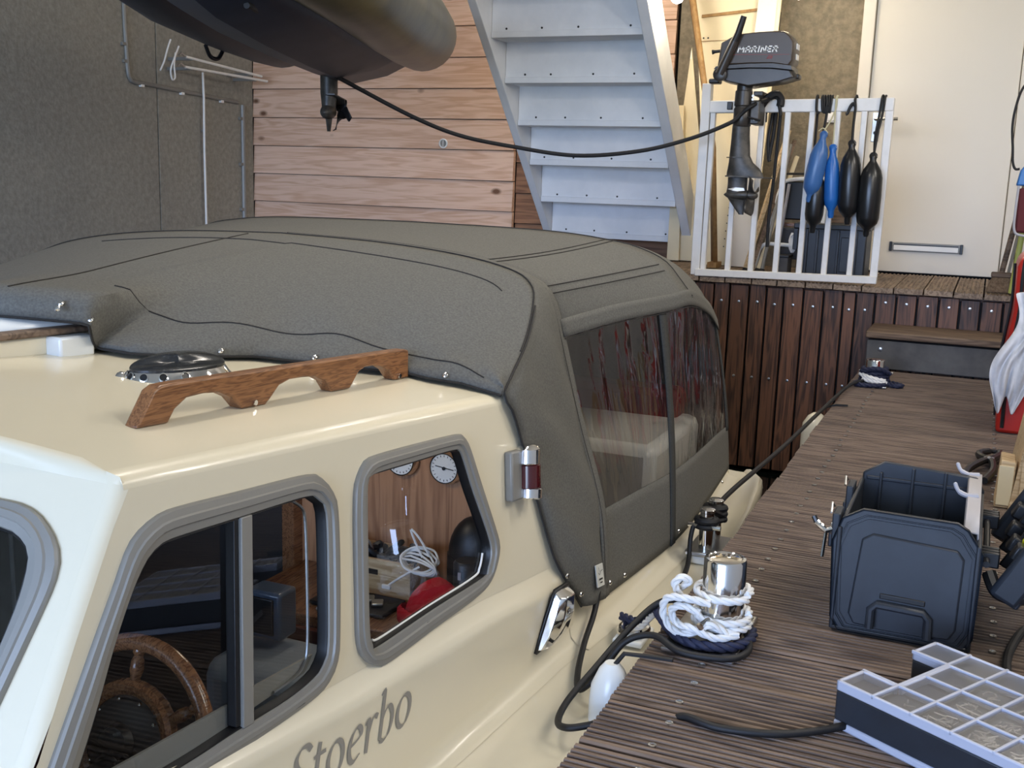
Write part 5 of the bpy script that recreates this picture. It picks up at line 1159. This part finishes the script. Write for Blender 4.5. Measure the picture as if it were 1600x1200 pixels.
# fenders -------------------------------------------------------------------------------
def fender(top, bot, r, m, label, eye_bot=True):
    top, bot = V(top), V(bot); L_ = (bot - top).length; ax = (bot - top).normalized(); t = thing('boat_fender', label, 'fender', 'fenders hung on the white gate')
    prof = [(.004, .0), (.013, .004), (.015, .018), (.014, .030), (r * .48, .046), (r * .80, .072), (r * .97, .104), (r * 1.02, L_ * .5), (r, L_ - .085), (r * .88, L_ - .060), (r * .55, L_ - .042), (.014, L_ - .03), (.014, L_ - .012), (.010, L_)]
    MB().lathe(prof, top, 24, ax).build('body', m, t, smooth=60)
    s = V((1, 0, 0)); 
    T('eye', [top + ax * .010 + (ax * math.sin(a) + s * math.cos(a)) * .0125 for a in [2 * PI * k / 14 for k in range(15)]], .006, m, t, 8)
    return t
f1 = fender((-.730, 5.150, 1.012), (-.776, 5.150, .700), .041, M['blue'], 'tilted blue fender hanging leftmost on the gate, in front of a black one')
f2 = fender((-.689, 5.168, .955), (-.673, 5.168, .632), .033, M['blue2'], 'slim bright blue fender hanging straight, right of the tilted blue one')
f3 = fender((-.607, 5.160, .975), (-.598, 5.160, .606), .046, M['fender'], 'black fender hanging right of the slim blue one')
f4 = fender((-.510, 5.158, .922), (-.512, 5.158, .556), .050, M['fender'], 'glossy black fender hanging rightmost on the gate with a round eye at its top')
f5 = fender((-.745, 5.178, .86), (-.752, 5.178, .560), .042, M['fender'], 'black fender hanging half hidden behind the tilted blue one')
def hang(f, pts, r=.0055, m=M['blackr']): T('lanyard', cat(pts, 6), r, m, f, 8)
fy = 5.205
hang(f4, [(-.508, 5.158, .93), (-.512, 5.18, 1.0), (-.505, fy, 1.10), (-.500, fy, 1.165), (-.498, 5.232, 1.178), (-.497, 5.26, 1.15)]); hang(f4, [(-.508, 5.158, .93), (-.502, 5.18, 1.02), (-.492, fy, 1.10), (-.488, fy, 1.165), (-.486, 5.232, 1.178)])
hang(f3, [(-.607, 5.16, .98), (-.610, 5.18, 1.05), (-.611, fy, 1.12), (-.615, fy, 1.16), (-.612, 5.232, 1.178), (-.612, 5.26, 1.15)], .006); hang(f3, [(-.611, fy - .004, 1.13), (-.622, fy - .008, 1.142), (-.634, fy - .006, 1.125), (-.642, fy - .006, 1.10), (-.650, fy - .006, 1.095)], .007)
hang(f5, [(-.745, 5.178, .87), (-.741, 5.19, 1.0), (-.734, fy, 1.10), (-.738, fy, 1.165), (-.738, 5.232, 1.178)], .006)
for dx, z in ((-.022, 1.105), (-.012, 1.10), (0, 1.098), (.01, 1.105), (.02, 1.10)):
    hang(f5, [(-.738 + dx, 5.262, 1.14), (-.738 + dx, 5.232, 1.178), (-.738 + dx, fy, 1.16), (-.736 + dx * .7, fy, z), (-.728 + dx * .3, fy - .004, z + .03)], .0055)
hang(f5, [(-.785, 5.262, .90), (-.783, 5.258, 1.10), (-.784, 5.232, 1.176), (-.783, fy, 1.16), (-.780, fy, 1.11), (-.765, fy, 1.10)], .006)
hang(f1, [(-.732, 5.150, 1.02), (-.712, 5.17, 1.06), (-.696, fy, 1.12), (-.694, fy, 1.165), (-.694, 5.232, 1.178)], .0032, M['string']); hang(f1, [(-.715, 5.150, 1.01), (-.735, 5.145, 1.03), (-.755, 5.150, 1.018)], .003, M['string'])
hang(f2, [(-.689, 5.168, .96), (-.694, 5.19, 1.06), (-.698, fy, 1.12), (-.698, fy, 1.165), (-.698, 5.232, 1.178)], .0032, M['string'])

# leaning cream furniture panels, chipboard edge, sticks ------------------------------------
t = thing('cream_cabinet_panel', 'large cream furniture panel with a recessed slot leaning behind the gate', 'panel')
MB().add([V((-1.62, 6.10, 1.9)), V((-1.165, 6.10, 1.9)), V((-1.20, 5.92, .332)), V((-1.42, 5.92, .332)), V((-1.62, 6.12, 1.9)), V((-1.165, 6.12, 1.9)), V((-1.20, 5.94, .332)), V((-1.42, 5.94, .332))], [(0, 1, 2, 3), (4, 7, 6, 5), (0, 4, 5, 1), (1, 5, 6, 2), (2, 6, 7, 3), (3, 7, 4, 0)]).build('board', M['creamp'], t, bevel=.001)
lp = lambda a, b, y: V((a, 5.92 + (b - .332) * .115 - y, b))
MB().prism([(-1.56, 1.655), (-1.23, 1.685), (-1.23, 1.70), (-1.56, 1.672)], lp, .003, .012).build('slot_groove', M['brownb'], t, bevel=.002)
MB().prism([(-1.56, 1.530), (-1.16, 1.538), (-1.16, 1.541), (-1.56, 1.533)], lp, .001, .005).build('panel_joint', M['brownb'], t, smooth=0)
hm2 = MB()
for k in range(14): hm2.lathe([(.0035, 0), (.0035, .002)], lp(-1.30 - .002 * k, .98 - .042 * k, .004), 6, (0, -1, 0))
for x in (-1.54, -1.515): hm2.lathe([(.005, 0), (.005, .002)], lp(x, 1.548, .006), 6, (0, -1, 0))
tag(hm2.build('peg_holes', M['thread'], t), kind='stuff')
t = thing('cream_inner_panel', 'narrow cream panel standing right of the large one behind the gate', 'panel')
MB().prism([(-1.30, .332), (-1.165, .332), (-1.135, 1.9), (-1.25, 1.9)], lambda a, b, d: V((a, d + (b - .332) * .115, b)), 5.888, 5.908).build('board', M['door'], t, bevel=.002)
MB().prism([(-1.168, .8), (-1.148, .8), (-1.127, 1.9), (-1.147, 1.9)], lambda a, b, d: V((a, d + (b - .332) * .115, b)), 5.874, 5.888).build('edge_strip', M['creamp'], t, bevel=.001)
t = thing('chipboard_sheet', 'raw chipboard sheet seen edge-on leaning beside the staircase', 'board')
MB().add([V((-1.70, 6.06, 2.1)), V((-1.66, 5.98, 2.1)), V((-1.34, 5.62, .95)), V((-1.37, 5.70, .95)), V((-1.30, 5.66, .34)), V((-1.335, 5.74, .34))], [(0, 1, 2, 3), (3, 2, 4, 5)]).build('sheet', M['brownb'], t, solid=.02)
B('end_batten', (-1.318, 5.70, .35), (.05, .12, .03), M['brownb'], t, .002)
for k, (pts, lab) in enumerate((([(-1.605, 1.50), (-1.64, 1.10), (-1.64, .335), (-1.50, .335), (-1.515, .92)], 'pointed cream offcut panel leaning between the staircase and the gate post'), ([(-1.665, 1.19), (-1.622, 1.19), (-1.60, .335), (-1.67, .335)], 'short cream offcut board standing right of the staircase stringer'))):
    t = thing('cream_offcut', lab, 'board'); yy = 6.06 - k * .03
    MB().prism(pts, lambda a, b, d: V((a, d, b)), yy, yy + .016).build('sheet', M['creamp'], t, bevel=.001)
    MB().prism([(pts[0][0] - .006, pts[0][1] - .06), pts[0], (pts[0][0] + .006, pts[0][1] - .06)], lambda a, b, d: V((a, d, b)), yy - .001, yy).build('edge_lip', M['door'], t, smooth=0)
for k, (a, b, m, lab) in enumerate((((-1.115, 5.50, .34), (-1.00, 5.80, 1.05), 'paleply', 'pale wooden lath leaning behind the motor propeller'), ((-1.09, 5.52, .34), (-.97, 5.82, 1.0), 'stepw', 'brown wooden lath leaning beside the pale one'), ((-1.06, 5.54, .34), (-.955, 5.84, .92), 'creamp', 'cream strip leaning next to the folded chair'), ((-1.035, 5.52, .34), (-.985, 5.80, .98), 'alu', 'grey tube leaning left of the folded chair'))):
    t = thing('leaning_lath', lab, 'lath'); d_ = V(b) - V(a)
    T('strip', [a, b], .013 if m != 'alu' else .009, M[m], t, 4 if m != 'alu' else 10, smooth=0 if m != 'alu' else 35); T('end', [V(a) - d_ * .004, V(a) + d_ * .02], .0145, M['thread'], t, 8)
# folded garden chair behind the gate
ch = thing('folded_chair', 'folded garden chair with white tubular frame and dark back behind the gate', 'chair')
T('frame_tube', cat([(-1.05, 5.62, .345), (-1.03, 5.66, .60), (-1.0, 5.70, .76), (-.96, 5.71, .80), (-.80, 5.71, .81), (-.77, 5.70, .78), (-.79, 5.66, .345)], 6), .010, M['white'], ch, 10)
MB().span((-.985, 5.72, .60), (-.79, 5.735, .795)).build('backrest', M['black'], ch, bevel=.01); MB().span((-.99, 5.71, .565), (-.79, 5.73, .585)).build('lath', M['varnish'], ch, bevel=.003); MB().span((-.99, 5.70, .40), (-.79, 5.72, .56)).build('seat', M['beam'], ch, bevel=.006)
T('arm_tube', cat([(-1.075, 5.60, .345), (-1.07, 5.60, .44), (-1.04, 5.60, .475), (-.98, 5.60, .478), (-.90, 5.60, .475)], 6), .010, M['white'], ch, 10); T('top_bar', [(-1.0, 5.69, .83), (-.80, 5.69, .835)], .006, M['black'], ch, 8)
T('leg_tube', [(-.99, 5.63, .345), (-.955, 5.67, .78)], .008, M['greyp'], ch, 8)
# black crate and side box
cr2 = thing('black_storage_crate', 'black ribbed plastic crate behind the fenders on the back deck', 'crate')
MB().span((-.875, 5.56, .332), (-.545, 5.80, .575)).build('body', M['navyp'], cr2, bevel=.008); MB().span((-.895, 5.54, .565), (-.53, 5.82, .592)).build('rim', M['navyp'], cr2, bevel=.005)
for x in (-.835, -.785, -.735, -.685, -.60): MB().span((x, 5.548, .345), (x + .012, 5.562, .56)).build('rib', M['navyp'], cr2, bevel=.002)
MB().span((-.895, 5.545, .46), (-.872, 5.60, .565)).build('handle', M['navyp'], cr2, bevel=.003)
MB().span((-.665, 5.552, .36), (-.61, 5.562, .53)).build('panel', M['navyp'], cr2, bevel=.003)
bx = thing('dark_box', 'low dark box behind the gate between the chair and the black crate', 'box')
MB().span((-.965, 5.50, .332), (-.905, 5.62, .42)).build('body', M['beam'], bx, bevel=.004); MB().span((-.97, 5.495, .42), (-.90, 5.625, .432)).build('lid', M['black'], bx, bevel=.003)
bx = thing('brown_board', 'brown board standing behind the black crate and fenders', 'board'); MB().span((-.86, 5.86, .335), (-.60, 5.88, .72)).build('sheet', M['stepw'], bx, bevel=.002); B('foot_batten', (-.73, 5.85, .345), (.2, .02, .02), M['riser'], bx, .002)
bx = thing('crumpled_bag', 'scrap of white plastic bag beside the folded chair tube', 'bag'); mb = MB(); random.seed(5)
mb.loft([[V((-.905 + .02 * math.cos(a) * s + random.uniform(-.005, .005), 5.60 + .02 * math.sin(a) * s, .44 + .10 * k / 5)) for a in [2 * PI * q / 8 for q in range(8)]] for k, s in enumerate((.4, .8, 1.0, .9, .7, .3))], True, True, True); mb.build('bag', M['white'], bx); T('tie', [(-.915, 5.585, .52), (-.90, 5.585, .535), (-.885, 5.585, .53)], .004, M['white'], bx, 6)

# hanging bulbs -------------------------------------------------------------
for x, y_, z, lab in ((-1.461, 5.2, 1.648, 'bare lit bulb hanging by the staircase stringer'), (-.994, 5.75, 1.735, 'bare lit bulb hanging over the outboard motor')):
    t = thing('light_bulb', lab, 'lamp', 'bare bulbs at the back')
    MB().lathe([(.004, -.052), (.022, -.044), (.032, -.024), (.032, -.004), (.022, .022), (.014, .036)], (x, y_, z), 24).build('glass_bulb', M['bulb'], t, smooth=60)
    MB().lathe([(.016, .036), (.018, .05), (.018, .09), (.008, .10)], (x, y_, z), 16).build('holder', M['gatew'], t); T('flex', [(x, y_, z + .1), (x, y_, 2.32)], .003, M['white'], t, 6)
    l = bpy.data.lights.new('bulb_light', 'POINT'); l.energy = 2.2; l.color = (1, .80, .52); l.shadow_soft_size = .04
    o = bpy.data.objects.new('bulb_light', l); col.objects.link(o); o.location = (x, y_ - .09, z - .06)

# inflatable dinghy hung overhead --------------------------------------------
dh = thing('hung_dinghy', 'olive and black dinghy hung overhead, seen from below', 'dinghy')
dx_ = V((-.342, .94, 0)); wx = V((.94, .342, 0)); Dn = V((-2.53, 4.70, 1.40))
def tubepath(base, bow): return [base + dx_ * s + V((0, 0, z)) + wx * q for s, z, q in bow]
nb_ = [(.17, 0, 0), (.14, 0, 0), (.05, 0, 0), (-.1, 0, 0), (-.4, 0, 0), (-.9, .0, 0), (-1.5, .01, -.01), (-2.0, .03, -.06), (-2.4, .08, -.16), (-2.65, .14, -.28)]
nr = [.01, .075, .135, .16, .17, .172, .17, .168, .16, .12]
MB().tube(tubepath(Dn, nb_), nr, 28).build('near_tube', M['ribo'], dh, smooth=60)
Df = Dn - wx * .66
MB().tube([p for p in tubepath(Df, [(s, z, -q) for s, z, q in nb_])], nr, 28).build('far_tube', M['ribn'], dh, smooth=60)
# hull bottom between the tubes
rows = []
for s, z, q in nb_[3:]:
    c0 = Df + dx_ * s + wx * -q; c1 = Dn + dx_ * s + wx * q
    rows.append([c0 + V((0, 0, z - .12)) + wx * .06, c0.lerp(c1, .25) + V((0, 0, z - .175)), c0.lerp(c1, .5) + V((0, 0, z - .215)), c0.lerp(c1, .75) + V((0, 0, z - .175)), c1 + V((0, 0, z - .12)) - wx * .06])
MB().loft(rows).build('hull_bottom', M['ribn'], dh, smooth=20, solid=.02)
MB().add(rows[0] + [Df + dx_ * -.1 + V((0, 0, .12)), Dn + dx_ * -.1 + V((0, 0, .12))], [(0, 1, 2, 3, 4, 6, 5)]).build('transom', M['ribn'], dh, solid=.03)
for base, sg in ((Dn, -1), (Df, 1)):
    T('rubbing_strake', [p + V((0, 0, -.112)) + wx * sg * .138 for p in tubepath(base, [(s, z, q * (1 if sg < 0 else -1)) for s, z, q in nb_[2:9]])], .020, M['rubber'], dh, 8)
    if sg > 0: T('grab_line', cat([base + dx_ * s + wx * (-sg) * .165 + V((0, 0, z)) for s, z in ((-.3, -.02), (-.5, -.06), (-.7, -.02), (-.9, -.06), (-1.1, -.02), (-1.3, -.06), (-1.5, -.02))], 5), .007, M['blackr'], dh, 6)
T('hanging_loop', cat([Df + dx_ * -1.0 + wx * -.05 + V((0, 0, -.165)), Df + dx_ * -.95 + wx * -.05 + V((0, 0, -.20)), Df + dx_ * -.86 + wx * -.05 + V((0, 0, -.20)), Df + dx_ * -.8 + wx * -.05 + V((0, 0, -.165))], 6), .008, M['blackr'], dh, 8)
for s in (-.5, -1.7):
    for base in (Dn, Df): T('lifting_strap', [base + dx_ * s + V((0, 0, .15)), base + dx_ * s + V((0, 0, .92))], .010, M['blackr'], dh, 6)
# second outboard on its transom
o2_ = thing('hung_outboard_leg', 'dark outboard leg with a small propeller hanging below the dinghy transom', 'outboard motor')
hb = V((-2.89, 4.43, 0))
def foil2(z, a, b, t_, n=14): return [hb + dx_ * ((a + b) / 2 + (b - a) / 2 * math.cos(2 * PI * k / n)) + wx * (t_ * math.sin(2 * PI * k / n)) + V((0, 0, z)) for k in range(n)]
MB().loft([foil2(1.50, -.05, .06, .045), foil2(1.30, -.04, .05, .042), foil2(1.18, -.04, .05, .040), foil2(1.13, -.04, .055, .040), foil2(1.09, -.045, .05, .034), foil2(1.05, -.045, .05, .030)], True, True, True).build('leg_housing', M['engined'], o2_, smooth=50)
MB().prism([(-.05, -.02), (.02, -.05), (.13, -.03), (.13, .03), (.02, .05), (-.05, .02)], lambda a, b, d: hb + dx_ * a + wx * (b + .02) + V((0, 0, d - a * .25)), 1.105, 1.112).build('cavitation_plate', M['engined'], o2_, bevel=.001)
MB().lathe([(.004, -.09), (.024, -.07), (.034, -.03), (.034, .02), (.024, .05)], hb + V((0, 0, 1.045)), 18, dx_ + V((0, 0, .1))).build('gear_case', M['engined'], o2_, smooth=50)
MB().loft([foil2(1.04, -.04, .045, .02), foil2(1.0, -.03, .035, .012), foil2(.955, -.01, .012, .008)], True, True, True).build('skeg', M['engined'], o2_, smooth=50)
prop(tuple(hb + dx_ * .045 + wx * .035 + V((0, 0, 1.04))), (dx_.x + .9, dx_.y, -.25), .085, M['black'], o2_, 3, 1.2)

# ================================================================== things inside the cabin
wbx = thing('pale_wood_box', 'pale wooden box of dark gear on the counter inside the cabin window', 'box')
mb = MB().span((-1.12, 1.70, -.070), (-.93, 1.708, .000)).span((-1.12, 1.785, -.070), (-.93, 1.793, .000)).span((-.938, 1.708, -.070), (-.93, 1.785, .000)).span((-1.12, 1.708, -.070), (-1.112, 1.785, .000)); mb.build('box', M['paleply'], wbx, bevel=.001); B('handle_slot', (-1.02, 1.7, -.025), (.04, .002, .01), M['thread'], wbx, 0)
gr = thing('dark_gear', 'tangled black straps and clips heaped in the pale wooden box', 'gear'); random.seed(11)
for k in range(7):
    p = V((-1.02 + random.uniform(-.07, .07), 1.745, -.002)); T('strap', cat([p + V((random.uniform(-.03, .03), random.uniform(-.03, .03), random.uniform(-.01, .022))) for q in range(5)], 6), .006, M['rubber'], gr, 6)
T('clip', cat([(-1.06, 1.72, .0), (-1.05, 1.715, .03), (-1.03, 1.72, .024), (-1.025, 1.725, .0)], 5), .003, M['steel'], gr, 6)
cb_ = thing('white_cable', 'bundle of thin white charging cable beside the wooden box in the cabin', 'cable')
for k in range(6):
    a = k * .5; c = V((-.905, 1.69, .02)); T('loop', cat([c + V((.04 * math.cos(a + q) * (1 + .2 * k / 6), .02 * math.sin(q * 1.0), .018 * math.sin(a + q) - .003 * k)) for q in (0, 1.05, 2.1, 3.14, 4.2, 5.2, 6.28)], 4), .0022, M['white'], cb_, 6)
T('loop', cat([(-.90, 1.69, .025), (-.925, 1.69, .075), (-.905, 1.69, .06), (-.885, 1.69, .03)], 4), .0022, M['white'], cb_, 6); B('plug', (-.955, 1.655, -.03), (.018, .006, .008), M['white'], cb_, .001)
T('lead', cat([(-.955, 1.655, -.03), (-.93, 1.66, -.01), (-.90, 1.68, .01)], 4), .0022, M['white'], cb_, 6)
ht = thing('red_knit_hat', 'crumpled red knitted hat on the counter inside the cabin', 'hat')
hp_ = []
for k in range(13):
    t_ = k / 12; hp_.append([V((-.835 + .060 * math.cos(t_ * 1.35) ** .8 * math.cos(a) * (1 + .05 * math.sin(3 * a + 4 * t_)) * (1 + .03 * math.cos(22 * a)) + .012 * t_, 1.615 + .045 * math.cos(t_ * 1.35) ** .8 * math.sin(a) * (1 + .03 * math.cos(22 * a)), -.069 + .078 * math.sin(t_ * 1.45) * (1 + .16 * math.cos(a - 2.2) * t_))) for a in [2 * PI * q / 88 for q in range(88)]])
MB().loft(hp_, True, True, True).build('crown', M['redknit'], ht, smooth=80)
MB().loft([[V((-.835 + (.0635 + bb + (.0012 if q % 2 else -.0012)) * math.cos(2 * PI * q / 64), 1.615 + (.0475 + bb + (.0012 if q % 2 else -.0012)) * math.sin(2 * PI * q / 64), z + .005 * math.sin(4 * PI * q / 64))) for q in range(64)] for z, bb in ((-.069, 0), (-.062, .004), (-.042, .004), (-.036, -.002))], True).build('ribbed_brim', M['redknit'], ht, smooth=60)
bg = thing('baseball_cap', 'black cap propped against the aft panel inside the cabin', 'cap')
cp = []
for k in range(8):
    t_ = k / 7; cp.append([V((-.815 + .050 * math.cos(t_ * PI / 2) * math.cos(a), 1.735 + .042 * math.cos(t_ * PI / 2) * math.sin(a), .03 + .075 * math.sin(t_ * PI / 2) )) for a in [2 * PI * q / 24 for q in range(24)]])
MB().loft(cp, True, True, True).build('crown', M['rubber'], bg, smooth=80); MB().loft([[V((-.815 + .052 * math.cos(a), 1.735 + .044 * math.sin(a), z)) for a in [2 * PI * q / 24 for q in range(24)]] for z in (-.07, .032)], True, True, True).build('side_band', M['rubber'], bg, smooth=50)
sp = thing('dark_speaker', 'dark cylindrical speaker standing in front of the black cap in the cabin', 'speaker')
MB().lathe([(.020, 0), (.024, .004), (.024, .108), (.020, .113)], (-.800, 1.672, -.070), 22).build('body', M['navyp'], sp, smooth=40); B('front_mark', (-.802, 1.648, .02), (.006, .002, .014), M['greyp'], sp, 0)
tr2 = thing('black_tray', 'flat black tray with small tools on the counter inside the cabin', 'tray')
MB().span((-1.09, 1.60, -.070), (-.93, 1.685, -.062)).build('tray', M['rubber'], tr2, bevel=.003)
for x, y, m in ((-1.05, 1.65, 'yel'), (-1.02, 1.66, 'greyp'), (-.99, 1.65, 'steel'), (-.965, 1.64, 'steel')): B('insert', (x, y, -.058), (.022, .025, .006), M[m], tr2, .002, Matrix.Rotation(.5, 3, 'Z'))
pn2 = thing('silver_pen', 'short silver pen lying on the counter edge inside the cabin', 'pen'); T('barrel', [(-1.06, 1.585, -.067), (-1.0, 1.58, -.067)], .004, M['steel'], pn2, 8); T('tip', [(-1.0, 1.58, -.067), (-.99, 1.579, -.067)], .0025, M['rubber'], pn2, 8)

for root in (wbx, gr, cb_, ht, bg, sp, tr2, pn2):
    for c in root.children: c.location.z += .049          # everything stands on the galley counter

# ================================================================== put each empty at the base of its thing
bpy.context.view_layer.update()
def desc(o):
    for c in o.children: yield c; yield from desc(c)
def rebase(o):
    pts = [c.matrix_world @ V(b) for c in desc(o) if c.type == 'MESH' for b in c.bound_box]
    if not pts: return
    lo = [min(p[i] for p in pts) for i in range(3)]; hi = [max(p[i] for p in pts) for i in range(3)]
    l = V(((lo[0] + hi[0]) / 2, (lo[1] + hi[1]) / 2, lo[2])); o.location = l
    for c in o.children: c.matrix_parent_inverse = Matrix.Translation(-l)
for o in list(col.objects):
    if o.type == 'EMPTY' and o.parent is None: rebase(o)
